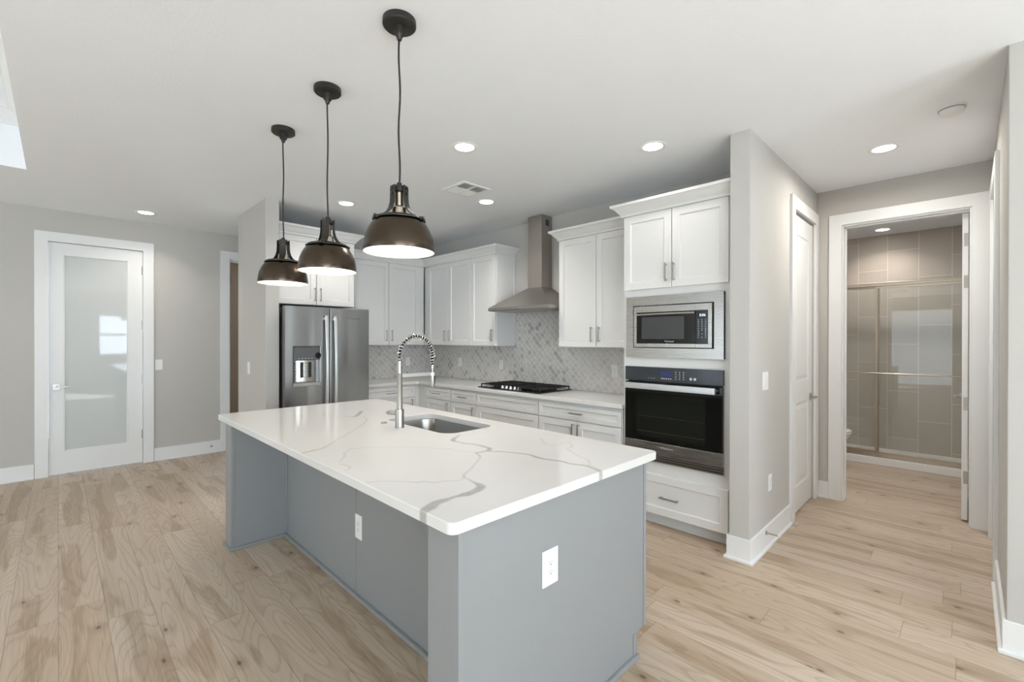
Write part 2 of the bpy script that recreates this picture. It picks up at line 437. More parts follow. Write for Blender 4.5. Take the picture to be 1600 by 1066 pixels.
wall('wall_hall', 'greige wall around the open bathroom doorway', [
    (-1.007, HD[0], YH, YH+.12, 0, H), (HD[0], HD[1], YH, YH+.12, HD[2], H), (HD[1], XR, YH, YH+.12, 0, H)])
RD = (4.07, 4.86, 2.50)
wall('wall_right', 'greige hall wall at the right edge of the picture', [
    (XR, XR+.13, 3.146, RD[0], 0, H), (XR, XR+.13, RD[0], RD[1], RD[2], H), (XR, XR+.13, RD[1], YH+.12, 0, H),
    (XR+.13, XE, 3.146, 3.276, 0, H)], bevel=.004)
wall('wall_passage', 'greige end wall of the passage behind the refrigerator wall', [(XL-.12, XF, 4.6, 4.72, 0, H)])
wall('wall_side_room', 'tan walls of the room behind the open side doorway', [
    (-9.4, XL-.12, 1.2, 1.3, 0, H), (-9.5, -9.4, 1.2, 2.5, 0, H), (-9.5, -9.4, 3.3, 3.5, 0, H), (-9.5, -9.4, 2.5, 3.3, 0, .8), (-9.5, -9.4, 2.5, 3.3, 2.4, H), (-9.4, XL-.12, 3.4, 3.5, 0, H)], 'brown_room')
wall('wall_bath', 'greige side walls of the bathroom', [
    (-1.80, -1.68, YH+.12, 7.80, 0, H), (XR, XR+.12, YH+.12, 7.80, 0, H), (-1.80, -1.134, YH, YH+.12, 0, H)])
struct(MB().box(-1.68, XR, 7.68, 7.80, 0, H), 'wall_shower', 'bath_tile', 'taupe tiled shower wall laid in staggered columns', 'wall')
# living room behind the camera: windows let in the daylight
W1 = (.82, 2.62, .98, 2.20); W2 = (-4.1, -.3, .06, 2.45); W3 = (-4.9, -.3, .06, 2.45)
wall('wall_east', 'greige living room wall with window and glass sliders', [
    (XE, XE+.13, -5.33, W2[0], 0, H), (XE, XE+.13, W2[0], W2[1], W2[3], H), (XE, XE+.13, W2[0], W2[1], 0, W2[2]),
    (XE, XE+.13, W2[1], W1[0], 0, H), (XE, XE+.13, W1[0], W1[1], 0, W1[2]), (XE, XE+.13, W1[0], W1[1], W1[3], H),
    (XE, XE+.13, W1[1], 3.276, 0, H)])
wall('wall_south', 'greige living room wall with wide glass sliders', [
    (XL-.12, W3[0], YSO-.13, YSO, 0, H), (W3[0], W3[1], YSO-.13, YSO, W3[3], H), (W3[0], W3[1], YSO-.13, YSO, 0, W3[2]),
    (W3[1], XE+.13, YSO-.13, YSO, 0, H)])
def window(name, label, axis, a0, a1, z0, z1, pos, muls, rail=None):
    m = MB(); g = MB(); t = .05
    def bx(M_, p0, p1, q0, q1, d0, d1):
        if axis == 'x': M_.box(pos+d0, pos+d1, p0, p1, q0, q1)
        else: M_.box(p0, p1, pos-d1, pos-d0, q0, q1)
    bx(m, a0, a1, z0, z0+t, .03, .10); bx(m, a0, a1, z1-t, z1, .03, .10)
    bx(m, a0, a0+t, z0, z1, .03, .10); bx(m, a1-t, a1, z0, z1, .03, .10)
    for q in muls: bx(m, q-.03, q+.03, z0+t, z1-t, .035, .095)
    if rail: bx(m, a0+t, a1-t, rail-.03, rail+.03, .035, .095)
    bx(g, a0+t, a1-t, z0+t, z1-t, .06, .066)
    w = thing(name, label, 'window', (0, 0, 0), kind='structure')
    m.build('window_frame', 'trim', w, .002); g.build('glass', 'window_glass', w)
window('window_1', 'double hung window in the living room wall', 'x', W1[0], W1[1], W1[2], W1[3], XE, [], 1.60)
window('window_2', 'glass sliders in the east living room wall', 'x', W2[0], W2[1], W2[2], W2[3], XE, [-2.83, -1.56])
window('window_3', 'wide glass sliders in the south living room wall', 'y', W3[0], W3[1], W3[2], W3[3], YSO, [-3.37, -1.83])
window('added_window_4', 'unseen window added to light the tan side room', 'x', 2.5, 3.3, .8, 2.4, -9.52, [])  # invented opening out of view, put in to let light into the side room

# baseboards (board + shoe) along a polyline of floor points; side = outward normal on the left of travel
def baseboard(name, label, runs):
    m = MB()
    for (x0, y0, x1, y1, nx, ny, *ext) in runs:
        e0, e1 = ext if ext else (0, 0)
        for th, z0, z1 in ((.014, .0, .155), (.028, .0, .018)):
            if nx == 0: xs = (min(x0, x1)-e0*th, max(x0, x1)+e1*th); ys = sorted((y0, y0+ny*th))
            else: xs = sorted((x0, x0+nx*th)); ys = (min(y0, y1)-e0*th, max(y0, y1)+e1*th)
            m.box(xs[0], xs[1], ys[0], ys[1], z0, z1)
    return struct(m, name, 'trim', label, 'baseboard', .0025)
baseboard('baseboard_left', 'white baseboard along the wall with the glass door', [(XL, -5.2, XL, -.18, 1, 0), (XL, .815, XL, 1.50, 1, 0), (XL, 2.5, XL, 4.6, 1, 0)])
baseboard('baseboard_fridge', 'white baseboard around the stub wall beside the refrigerator', [(-5.79, 1.434, -4.84, 1.434, 0, -1, 1, 1), (-4.84, 1.434, -4.84, 1.559, 1, 0), (-5.79, 1.434, -5.79, 4.6, -1, 0)])
baseboard('baseboard_pantry', 'white baseboard wrapping the wall end right of the ovens', [(-1.134, 3.20, -1.007, 3.20, 0, -1, 1, 1), (-1.007, 3.20, -1.007, 4.125, 1, 0), (-1.134, 3.20, -1.134, 3.30, -1, 0)])
baseboard('baseboard_hall', 'short white baseboard left of the bathroom doorway', [(-1.007, YH, -.90, YH, 0, -1)])
baseboard('baseboard_right', 'white baseboard along the hall wall at right edge', [(XR, 3.146, XR, 3.965, -1, 0), (XR, 3.146, XE, 3.146, 0, -1, 1, 0)])

# door casings
def casing(name, label, axis, pos, n, a0, a1, top, w=.10, th=.02, jamb=None):
    m = MB()
    def bx(p0, p1, z0, z1, d0, d1):
        lo, hi = sorted((pos+n*d0, pos+n*d1))
        if axis == 'x': m.box(lo, hi, p0, p1, z0, z1)
        else: m.box(p0, p1, lo, hi, z0, z1)
    bx(a0-w, a0, 0, top+w, 0, th); bx(a1, a1+w, 0, top+w, 0, th); bx(a0, a1, top, top+w, 0, th)
    if jamb:   # lining of the opening with a door stop
        bx(a0, a0+.012, 0, top, -jamb, 0); bx(a1-.012, a1, 0, top, -jamb, 0); bx(a0+.012, a1-.012, top-.012, top, -jamb, 0)
        s0 = jamb*.45
        bx(a0+.012, a0+.024, 0, top-.012, -s0-.03, -s0); bx(a0+.012, a1-.012, top-.024, top-.012, -s0-.03, -s0)
    return struct(m, name, 'trim', label, 'door casing', .001)
casing('trim_2', 'white flat casing around the frosted glass door', 'x', XL, 1, D1[0], D1[1], D1[2])
casing('trim_3', 'white casing of the open side doorway beyond the glass door', 'x', XL, 1, D2[0], D2[1], D2[2], jamb=.12)
casing('trim_4', 'white casing around the two-panel pantry door', 'x', -1.007, 1, CD[0], CD[1], CD[2])
casing('trim_5', 'wide white casing around the open bathroom doorway', 'y', YH, -1, HD[0], HD[1], HD[2], w=.098, jamb=.12)
casing('trim_6', 'white casing of the hall door on the right wall', 'x', XR, -1, RD[0], RD[1], RD[2])

def hinge_set(parent, pts, axis):
    for (x, y, z) in pts:
        m = MB().cyl((x, y, z-.05), (x, y, z+.05), .007, seg=12)
        if axis == 'y': m.box(x-.002, x+.002, y-.012, y+.012, z-.05, z+.05)
        else: m.box(x-.024, x+.006, y-.003, y+.003, z-.05, z+.05)
        m.build('hinge', 'nickel', parent)
# door 1: frosted glass door
d = thing('door_1', 'white door with one tall frosted glass pane', 'door', (XL-.006, 0, 0), kind='structure')
m = MB(); y0, y1 = D1[0]+.003, D1[1]-.003; gy0, gy1, gz0, gz1 = .044, .577, .250, 2.375
m.box(-.04, 0, y0, gy0, .012, 2.50); m.box(-.04, 0, gy1, y1, .012, 2.50); m.box(-.04, 0, gy0, gy1, .012, gz0); m.box(-.04, 0, gy0, gy1, gz1, 2.50)
m.build('door_slab', 'trim', d)
m = MB()
for a, b in ((gy0, gy0+.010), (gy1-.010, gy1)): m.box(-.03, -.002, a, b, gz0, gz1)
for a, b in ((gz0, gz0+.010), (gz1-.010, gz1)): m.box(-.03, -.002, gy0+.010, gy1-.010, a, b)
m.build('glazing_bead', 'trim', d, .003)
MB().box(-.022, -.014, gy0+.008, gy1-.008, gz0+.008, gz1-.008).build('glass_pane', 'frosted', d)
hd = MB().box(0, .008, -.040, .016, .918, .982).build('lever_rose', 'nickel', d, .001)
hl = MB().cyl((.008, -.010, .951), (.045, -.010, .951), .009, seg=14).box(.036, .052, -.018, .085, .943, .958).build('lever', 'nickel', hd, .002)
hinge_set(d, [(.008, D1[1]-.002, z) for z in (2.274, 1.632, .989, .346)], 'y')
# door 2: side doorway, door swung into the far room
d = thing('door_2', 'white door swung open into the tan side room', 'door', (XL-.13, D2[0]+.012, 0), kind='structure')
MB().box(-.80, 0, -.036, 0, .012, 2.50).build('door_slab', 'trim', d, .002)
hinge_set(d, [(.118, .012, z) for z in (2.253, 1.628, .994)], 'y')
# door 3: pantry, two raised panels
def raised_panel(m, x, n, a0, a1, z0, z1):
    """moulded panel on a plane x, facing n*x; ring of slopes"""
    offs = ((0, 0), (.010, -.007), (.026, -.009), (.060, -.002))
    rows = []
    for o, dpt in offs:
        rows.append([(x+n*dpt, a0+o, z0+o), (x+n*dpt, a1-o, z0+o), (x+n*dpt, a1-o, z1-o), (x+n*dpt, a0+o, z1-o)])
    vs = m.strip(rows, closed=True); m.bm.faces.new(vs[-1])
def face_with_holes(m, x, a0, a1, z0, z1, holes):
    """grid of quads on plane x leaving rectangular holes (a0,a1,z0,z1)"""
    A = sorted({a0, a1, *[h[0] for h in holes], *[h[1] for h in holes]}); Z = sorted({z0, z1, *[h[2] for h in holes], *[h[3] for h in holes]})
    for i in range(len(A)-1):
        for k in range(len(Z)-1):
            ca, cz = (A[i]+A[i+1])/2, (Z[k]+Z[k+1])/2
            if any(h[0] < ca < h[1] and h[2] < cz < h[3] for h in holes): continue
            m.bm.faces.new([m.bm.verts.new(p) for p in ((x, A[i], Z[k]), (x, A[i+1], Z[k]), (x, A[i+1], Z[k+1]), (x, A[i], Z[k+1]))])
d = thing('door_3', 'white two-panel pantry door on the hall side wall', 'door', (-1.007-.014, 0, 0), kind='structure')
m = MB(); hs = [(4.36, 4.81, .22, .93), (4.36, 4.81, 1.10, 2.36)]
y0, y1 = CD[0]+.003, CD[1]-.003
face_with_holes(m, 0, y0, y1, .012, 2.515, hs)
for h_ in hs: raised_panel(m, 0, 1, *h_)
m.strip([[(0, y0, .012), (0, y1, .012), (0, y1, 2.515), (0, y0, 2.515)], [(-.035, y0, .012), (-.035, y1, .012), (-.035, y1, 2.515), (-.035, y0, 2.515)]], closed=True)
m.bm.faces.new([m.bm.verts.new(p) for p in ((-.035, y0, .012), (-.035, y0, 2.515), (-.035, y1, 2.515), (-.035, y1, .012))])
bmesh.ops.remove_doubles(m.bm, verts=m.bm.verts, dist=.0002)
m.build('door_slab', 'trim', d)
kr = MB().box(0, .008, 4.845, 4.905, .915, .980).build('lever_rose', 'nickel', d, .001)
MB().cyl((.008, 4.875, .947), (.05, 4.875, .947), .010, seg=14).box(.040, .056, 4.775, 4.885, .939, .955).build('lever', 'nickel', kr, .002)
for z in (2.30, 1.62, .95, .28):
    MB().box(.0, .0145, y0-.008, y0+.004, z-.05, z+.05).build('hinge', 'trim', d, .001)
# door 4: bathroom door, swung open square to the doorway
d = thing('door_4', 'white bathroom door standing open, seen edge on', 'door', (HD[1]-.012, YH+.118, 0), kind='structure')
m = MB().box(-.042, -.006, 0.008, .775, .015, 2.488); m.build('door_slab', 'trim', d, .0015)
for z in (2.276, 1.937, .955, .358):
    MB().box(-.032, -.006, .0035, .0078, z-.05, z+.05).cyl((.0, .002, z-.05), (.0, .002, z+.05), .006, seg=12).build('hinge', 'nickel', d)
k = MB().cyl((-.042, .71, .955), (-.062, .71, .955), .026, seg=20).build('lever_rose', 'nickel', d)
MB().cyl((-.062, .71, .955), (-.088, .71, .955), .009, seg=12).box(-.098, -.082, .60, .72, .947, .963).build('lever', 'nickel', k, .002)
# door 5: closed hall door on the right wall
d = thing('door_5', 'white closed door in the hall wall at right', 'door', (XR+.02, 0, 0), kind='structure')
MB().box(0, .035, RD[0]+.003, RD[1]-.003, .012, 2.49).build('door_slab', 'trim', d, .0015)
hinge_set(d, [(-.012, RD[0]+.004, z) for z in (2.27, .95, .30)], 'y')

# ---------------------------------------------------------------- cabinets
# local frame: x to the right, z up, front at y = 0, body towards +y
def shaker(w, h, t=.02, rail=.058, rec=.010):
    m = MB(); b = m.bm
    def ring(o, y): return [(o, y, o), (w-o, y, o), (w-o, y, h-o), (o, y, h-o)]
    e = .0015; r = min(rail, h*.28)
    vs = m.strip([ring(0, 0), ring(0, -t+e), ring(e, -t), ring(r, -t), ring(r+.006, -t+rec)], closed=True)
    b.faces.new(vs[-1]); b.faces.new(vs[0][::-1])
    return m
def pull(parent, x, z, length, vertical, t=.02, mat='nickel'):
    m = MB(); h = length/2; y = -t
    if vertical:
        m.box(x-.005, x+.005, y-.034, y-.024, z-h, z+h)
        for s in (-1, 1): m.box(x-.0045, x+.0045, y-.024, y, z+s*(h-.012)-.0045, z+s*(h-.012)+.0045)
    else:
        m.box(x-h, x+h, y-.034, y-.024, z-.005, z+.005)
        for s in (-1, 1): m.box(x+s*(h-.012)-.0045, x+s*(h-.012)+.0045, y-.024, y, z-.0045, z+.0045)
    return m.build('handle', mat, parent, .0015)
def front(parent, name, x0, x1, z0, z1, handle=None, hl=.145, mat='cabinet'):
    """shaker front with its pull: handle = ('v', dx, dz) or ('h', dx, dz) measured in cabinet coordinates"""
    g = .0022
    o = shaker(x1-x0-2*g, z1-z0-2*g).build(name, mat, parent); o.location = (x0+g, 0, z0+g)
    if handle: pull(o, handle[1]-x0-g, handle[2]-z0-g, hl, handle[0] == 'v')
    return o
def crown(parent, w, z, d, left, right, k=1.0, x0=0.0, inl=None, inr=None):
    m = MB(); rows = []
    for o, zz in crown_profile(z, k):
        p = []
        if left: p += [(x0-o, d, zz)]
        p += [(inl+o if inl is not None else x0-(o if left else 0), -.02-o, zz), (inr-o if inr is not None else x0+w+(o if right else 0), -.02-o, zz)]
        if right: p += [(x0+w+o, d, zz)]
        rows.append(p)
    m.strip(rows)
    return m.build('crown_moulding', 'cabinet', parent)
UZ0, UZ1 = 1.39, 2.465
yU = 3.62 ; yB = 3.325
def upper(name, label, x0, x1, doors, crown_l, crown_r, loc=None, rot=0.0, depth=None, z0=UZ0, z1=UZ1, end_r=False, inl=None, inr=None):
    w = x1-x0; d = depth or YK-yU-.003
    t = thing(name, label, 'cabinet', loc or (x0, yU, 0), rot, 'white upper cabinets')
    m = MB().box(0, w, 0, d, z0, z1)
    if end_r: m.box(w, w+.006, .0, .030, z0, z1); m.box(w, w+.006, d-.03, d, z0, z1); m.box(w, w+.006, .03, d-.03, z1-.05, z1); m.box(w, w+.006, .03, d-.03, z0, z0+.05)
    m.build('body', 'cabinet', t, .001)
    for (a, b, hx) in doors:
        front(t, 'door', a, b, z0+.003, z1, ('v', hx, z0+.125) if hx is not None else None)
    crown(t, w+(.006 if end_r else 0), z1, d, crown_l, crown_r, inl=inl, inr=inr)
    return t
# cooktop wall uppers
upper('upper_cabinet', 'white two-door upper cabinet between range hood and oven tower', -2.937, -2.014, [(0, .452, .408), (.454, .923, .495)], True, False)
upper('upper_cabinet', 'single-door white upper cabinet just left of the range hood', -4.334, -3.885, [(0, .449, .40)], False, True, end_r=True)
upper('upper_cabinet', 'white two-door upper cabinet in the corner of the cooktop wall', -5.35, -4.336, [(.10, .557, .505), (.559, 1.014, .605)], False, False, inl=.02)
# fridge wall upper: front faces +x
upper('upper_cabinet', 'white two-door upper cabinet between refrigerator and corner', 0, 1.139,
      [(.118, .588, .548), (.590, 1.058, .628)], False, False, loc=(-5.35, 2.462, 0), rot=PI/2, depth=.307, inr=1.138)
# over the fridge
t = thing('fridge_cabinet', 'white two-door cabinet above the refrigerator', 'cabinet', (-5.02, 1.562, 0), PI/2, 'white upper cabinets')
MB().box(0, .860, 0, .635, 1.835, 2.565).build('body', 'cabinet', t, .001)
front(t, 'door', .0, .427, 1.835, 2.565, ('v', .405, 1.95)); front(t, 'door', .429, .858, 1.835, 2.565, ('v', .466, 1.95))
crown(t, .860, 2.565, .60, False, True)

# oven tower
TX0, TX1 = -2.012, -1.136; yT = 3.32
t = thing('oven_tower', 'tall white cabinet housing the microwave and wall oven', 'cabinet', (TX0, yT, 0))
w = TX1-TX0; dT = YK-yT-.003
m = MB()
m.box(0, .019, .02, dT, .0, 2.47); m.box(w-.019, w, .02, dT, .10, 2.47); m.box(.019, w-.019, dT-.012, dT, .10, 2.47)
m.box(.019, w-.019, .02, dT-.012, 2.45, 2.47); m.box(.019, w-.019, .02, dT-.012, 1.84, 1.86); m.box(.019, w-.019, .02, dT-.012, 1.272, 1.292)
m.box(.019, w-.019, .02, dT-.012, .43, .46); m.box(.019, w-.019, .02, dT-.012, .10, .12)
m.build('body', 'cabinet', t)
m = MB()   # face frame
m.box(0, .045, 0, .02, .10, 2.47); m.box(w-.085, w, 0, .02, .10, 2.47)
for a, b in ((.10, .125), (.405, .530), (1.240, 1.345), (1.795, 1.875), (2.43, 2.47)): m.box(.045, w-.085, 0, .02, a, b)
m.build('face_frame', 'cabinet', t)
MB().box(0, w, .075, .09, 0, .10).box(0, w, .065, .075, 0, .018).build('toe_kick', 'cabinet', t)
front(t, 'door', .006, .418, 1.865, 2.468, ('v', .379, 1.982), .14); front(t, 'door', .420, .836, 1.865, 2.468, ('v', .440, 1.982), .14)
front(t, 'drawer', .006, .836, .103, .415, ('h', .408, .250), .15)
crown(t, w, 2.468, .20, True, False)

# base cabinets
def base(name, label, w, loc, rot, depth, fronts, toe=True):
    t = thing(name, label, 'cabinet', loc, rot, 'white base cabinets')
    m = MB().box(0, w, 0, depth, .10, .893).build('body', 'cabinet', t)
    MB().box(0, w, .075, .09, 0, .10).build('toe_kick', 'cabinet', t)
    for f in fronts: front(t, *f[:5], f[5] if len(f) > 5 else None)
    return t
dB = YK-yB-.004
base('base_cabinet', 'white base cabinet with drawer and two doors beside the oven tower', .925, (-2.95, yB, 0), 0, dB,
     [('drawer', .003, .918, .733, .868, ('h', .46, .80)), ('door', .003, .458, .103, .727, ('v', .427, .635)), ('door', .460, .918, .103, .727, ('v', .490, .635))])
MB_t = base('base_cabinet', 'white base cabinet with wide drawer fronts below the cooktop', .925, (-3.877, yB, 0), 0, dB,
     [('drawer_front', .003, .922, .733, .868), ('drawer_front', .003, .922, .42, .727), ('drawer_front', .003, .922, .103, .414)])
base('base_cabinet', 'narrow white base cabinet just left of the cooktop cabinet', .47, (-4.349, yB, 0), 0, dB,
     [('drawer', .003, .467, .733, .868, ('h', .235, .80)), ('door', .003, .467, .103, .727, ('v', .425, .635))])
base('base_cabinet', 'narrow white base cabinet nearest the corner on cooktop wall', .525, (-4.876, yB, 0), 0, dB,
     [('drawer', .003, .522, .733, .868, ('h', .255, .80)), ('door', .003, .522, .103, .727, ('v', .475, .635))])
base('base_cabinet', 'white base cabinet between refrigerator and corner', .80, (-5.05, 2.47, 0), PI/2, .605,
     [('drawer', .003, .785, .733, .868, ('h', .45, .80)), ('door', .003, .785, .103, .727, ('v', .735, .635))])
m = MB().prism([(-5.655, 3.272), (-5.05, 3.272), (-5.05, yB), (-4.878, yB), (-4.878, YK-.004), (-5.655, YK-.004)], .10, .893)
tag(m.build('corner_filler', 'cabinet'), 'white filler closing the corner between base cabinets', 'cabinet')

# L-shaped worktop
m = MB().prism([(-5.66, 2.468), (-5.01, 2.468), (-5.01, 3.25), (-4.98, 3.28), (TX0-.002, 3.28), (TX0-.002, YK), (-5.66, YK)], .8935, .930)
tag(m.build('countertop', 'quartz', None, .003), 'white quartz L-shaped worktop along the back walls', 'countertop')
# mosaic backsplash
m = MB().box(-5.65, TX0-.001, YK-.010, YK, .931, UZ0-.001).box(-3.878, -2.938, YK-.010, YK, UZ0, 1.84).box(XF, XF+.010, 2.468, YK, .931, UZ0-.001)
tag(m.build('backsplash', 'mosaic'), 'grey marble lantern mosaic behind the worktop', 'backsplash', kind='structure')

# ---------------------------------------------------------------- appliances
# refrigerator (front towards +x)
FX, FY0, FY1 = -4.715, 1.568, 2.455
t = thing('refrigerator', 'stainless side-by-side refrigerator with ice and water dispenser', 'refrigerator', (FX, FY0, 0), PI/2)
FW = FY1-FY0
MB().box(.004, FW-.004, .075, .90, .03, 1.775).build('body', 'black_matte', t, .004)
MB().box(.02, FW-.02, .085, .14, 0, .05).build('base_grille', 'black_matte', t)
sp = .438
def slab_with_hole(x0, x1, z0, z1, th, hole=None, depth=.055, bulge=.006):
    m = MB(); b = m.bm
    xs = sorted({x0, x1, *([hole[0], hole[1]] if hole else [])}); zs = sorted({z0, z1, *([hole[2], hole[3]] if hole else [])})
    m.strip([[(x0, 0, z0), (x1, 0, z0), (x1, 0, z1), (x0, 0, z1)], [(x0, th, z0), (x1, th, z0), (x1, th, z1), (x0, th, z1)]], closed=True)
    b.faces.new([b.verts.new(p) for p in ((x0, th, z0), (x0, th, z1), (x1, th, z1), (x1, th, z0))])
    for i in range(len(xs)-1):
        for k in range(len(zs)-1):
            cx, cz = (xs[i]+xs[i+1])/2, (zs[k]+zs[k+1])/2
            if hole and hole[0] < cx < hole[1] and hole[2] < cz < hole[3]: continue
            b.faces.new([b.verts.new(p) for p in ((xs[i], 0, zs[k]), (xs[i+1], 0, zs[k]), (xs[i+1], 0, zs[k+1]), (xs[i], 0, zs[k+1]))])
    if hole:
        h = hole; q = lambda y: [(h[0], y, h[2]), (h[1], y, h[2]), (h[1], y, h[3]), (h[0], y, h[3])]
        vs = m.strip([q(0), q(depth)], closed=True); b.faces.new(vs[-1])
    bmesh.ops.remove_doubles(b, verts=b.verts, dist=.0002)
    return m
hx0, hx1, hz0, hz1 = .080, .342, 1.005, 1.392
dl = slab_with_hole(.002, sp, .06, 1.797, .07, (hx0, hx1, hz0, hz1)).build('freezer_door', 'fridge_steel', t, .005, 3)
dr = slab_with_hole(sp+.010, FW-.002, .06, 1.797, .07).build('refrigerator_door', 'fridge_steel', t, .005, 3)
def bow(parent, x, z0, z1):
    n = 17; m = MB(); rows = []
    for i in range(n):
        f = i/(n-1); z = z0+(z1-z0)*f; y = -.038-.030*math.sin(PI*f)
        hw = .016-.004*math.sin(PI*f)
        rows.append([(x-hw, y, z), (x+hw, y, z), (x+hw, y+.014, z), (x-hw, y+.014, z)])
    vs = m.strip(rows, closed=True); m.bm.faces.new(vs[0][::-1]); m.bm.faces.new(vs[-1])
    for z in (z0+.03, z1-.03): m.box(x-.010, x+.010, -.045, .0, z-.015, z+.015)
    return m.build('handle', 'bar_steel', parent, .003)
bow(dl, .398, .62, 1.712); bow(dr, .490, .62, 1.708)
# dispenser
p = MB().box(hx0+.004, hx1-.004, .004, .050, 1.255, hz1-.004).build('dispenser_panel', 'panel_grey', dl, .003)
for i in range(6): MB().cyl((hx0+.055+i*.032, .002, 1.272), (hx0+.055+i*.032, .004, 1.272), .005, seg=10).build('dispenser_button', 'digits', dl)
p = MB()
arc = [(hx0+.02+(hx1-hx0-.04)*i/14, .052-.035*math.sin(PI*i/14)**.6) for i in range(15)]
p.strip([[(x, y, hz0+.03) for x, y in arc], [(x, y, 1.25) for x, y in arc]])
p.build('dispenser_back', 'steel', dl, smooth=True)
for x in (hx0+.085, hx0+.165):
    MB().box(x-.013, x+.013, .005, .016, 1.08, 1.235).cyl((x, .002, 1.10), (x, .012, 1.10), .014, seg=14).build('dispenser_paddle', 'black_matte', dl, .002)
MB().cyl((hx1-.018, -.002, 1.30), (hx1-.018, .01, 1.30), .030, seg=24).build('dispenser_dial', 'black', dl)
MB().box(hx0+.002, hx1+.004, -.012, .05, hz0-.012, hz0+.024).build('drip_tray', 'steel', dl, .003)
text_mesh('brand_badge', 'Whirlpool', .034, 'logo', dr, (FW-.19, -.0006, 1.69), (PI/2, 0, 0))

# microwave with trim kit
MX0, MX1, MZ0, MZ1 = -1.979, -1.209, 1.326, 1.809
t = thing('microwave', 'built-in stainless microwave with trim frame above the oven', 'microwave', (MX0, yT-.001, 0))
w = MX1-MX0; ix0, ix1, iz0, iz1 = .062, .704, 1.400, 1.737
m = MB(); m.box(0, w, -.020, 0, MZ0, iz0); m.box(0, w, -.020, 0, iz1, MZ1); m.box(0, ix0, -.020, 0, iz0, iz1); m.box(ix1, w, -.020, 0, iz0, iz1)
m.build('trim_frame', 'steel', t)
MB().box(w, w+.004, -.016, .0, MZ0+.004, MZ1-.004).build('frame_edge', 'black_matte', t)
MB().box(ix0, ix1, -.006, .40, iz0, iz1).build('body', 'black_matte', t)
bx0, bx1, bz0, bz1 = ix0+.010, ix1-.012, iz0+.007, iz1-.008
split = bx0+.81*(bx1-bx0)
m = MB(); f0 = .025   # steel surround of door and panel
m.box(bx0, split-.001, -.028, -.006, bz1-.048, bz1); m.box(bx0, split-.001, -.028, -.006, bz0, bz0+.028); m.box(bx0, bx0+f0, -.028, -.006, bz0+.028, bz1-.048)
dm = m.build('door', 'steel', t, .001)
MB().box(bx0+f0, split-.001, -.0275, -.006, bz0+.028, bz1-.048).build('door_glass', 'black', dm, .001)
MB().box(bx0+f0+.045, split-.085, -.0285, -.0276, bz0+.064, bz1-.085).build('door_window', 'mw_window', dm)
n = 15; rows = []
for i in range(n):   # bowed chrome handle, horizontal across the door top
    f = i/(n-1); x = bx0+f0+.004+(split-bx0-f0-.006)*f; y = -.040-.022*math.sin(PI*f); zc = bz1-.066
    rows.append([(x, y, zc-.007), (x, y-.008, zc), (x, y, zc+.007), (x, y+.008, zc)])
m = MB(); vs = m.strip(rows, closed=True); m.bm.faces.new(vs[0][::-1]); m.bm.faces.new(vs[-1])
m.box(bx0+f0+.004, bx0+f0+.022, -.042, -.027, bz1-.073, bz1-.059); m.box(split-.022, split-.004, -.042, -.027, bz1-.073, bz1-.059)
m.build('handle', 'chrome', dm, smooth=True)
m = MB(); m.box(split+.001, bx1, -.028, -.006, bz1-.048, bz1); m.box(split+.001, bx1, -.028, -.006, bz0, bz0+.028); m.box(bx1-.028, bx1, -.028, -.006, bz0+.028, bz1-.048)
cp = m.build('control_surround', 'steel', t, .001)
MB().box(split+.001, bx1-.028, -.0275, -.006, bz0+.028, bz1-.048).build('control_panel', 'black', cp, .001)
text_mesh('clock', '8:06', .026, 'clock', cp, ((split+bx1-.028)/2+.006, -.0280, bz1-.085), (PI/2, 0, 0))
m = MB()
for r_ in range(11):
    for c_ in range(3):
        if 6 < r_ and c_ == 1 and r_ % 2: continue
        x = split+.016+c_*.026; z = bz1-.118-r_*.013
        m.box(x, x+.010, -.0281, -.0276, z, z+.003)
m.build('key_lettering', 'digits', cp)
text_mesh('brand_badge', 'Whirlpool', .018, 'digits', dm, (bx0+.30, -.0280, bz0+.046), (PI/2, 0, 0))

# wall oven
OX0, OX1 = -1.985, -1.209
t = thing('wall_oven', 'built-in electric wall oven with black glass door and steel bar', 'oven', (OX0, yT-.001, 0))
w = OX1-OX0
MB().box(.015, w-.012, .0, .55, .535, 1.235).build('body', 'black_matte', t)
cp = MB().box(0, w, -.024, 0, 1.140, 1.251).build('control_panel', 'navy_glass', t, .002)
MB().box(.305, .395, -.0248, -.0240, 1.185, 1.218).build('display', 'blue_lcd', cp)
m = MB()
for i in range(3): MB().box(.205+i*.022, .213+i*.022, -.0246, -.024, 1.163, 1.167).build('touch_button', 'digits', cp)
for i in range(5): MB().box(.312+i*.018, .322+i*.018, -.0246, -.024, 1.163, 1.170).build('touch_button', 'digits', cp)
for r_ in range(4):
    for c_ in range(3): MB().box(.425+c_*.030, .433+c_*.030, -.0246, -.024, 1.166+r_*.017, 1.171+r_*.017).build('touch_button', 'digits', cp)
for i in range(2): MB().cyl((.545+i*.030, -.0240, 1.175), (.545+i*.030, -.0246, 1.175), .010, seg=14).build('touch_button', 'digits', cp)
dd = MB().box(.002, w-.003, -.030, 0, .667, 1.132).build('door', 'oven_glass', t, .002)
MB().box(.105, .655, -.0308, -.0300, .705, 1.040).build('door_window', 'oven_window', dd)
m = MB()   # rack wires behind the window
for z in (.745, .865): m.cyl((.11, -.0311, z), (.65, -.0311, z), .0012, seg=6)
m.build('rack_line', 'slot', dd)
MB().box(.0, w-.001, -.032, 0, .567, .666).build('lower_panel', 'steel', dd, .002)
m = MB(); m.box(.022, w-.038, -.085, -.062, 1.080, 1.126); m.box(.028, .052, -.062, -.030, 1.090, 1.116); m.box(w-.068, w-.044, -.062, -.030, 1.090, 1.116)
m.build('handle', 'bar_steel', dd, .003)
m = MB()
for k in range(3): m.box(.0, w, -.020, 0, .512+k*.018, .522+k*.018)
m.build('vent_grille', 'nickel', t)
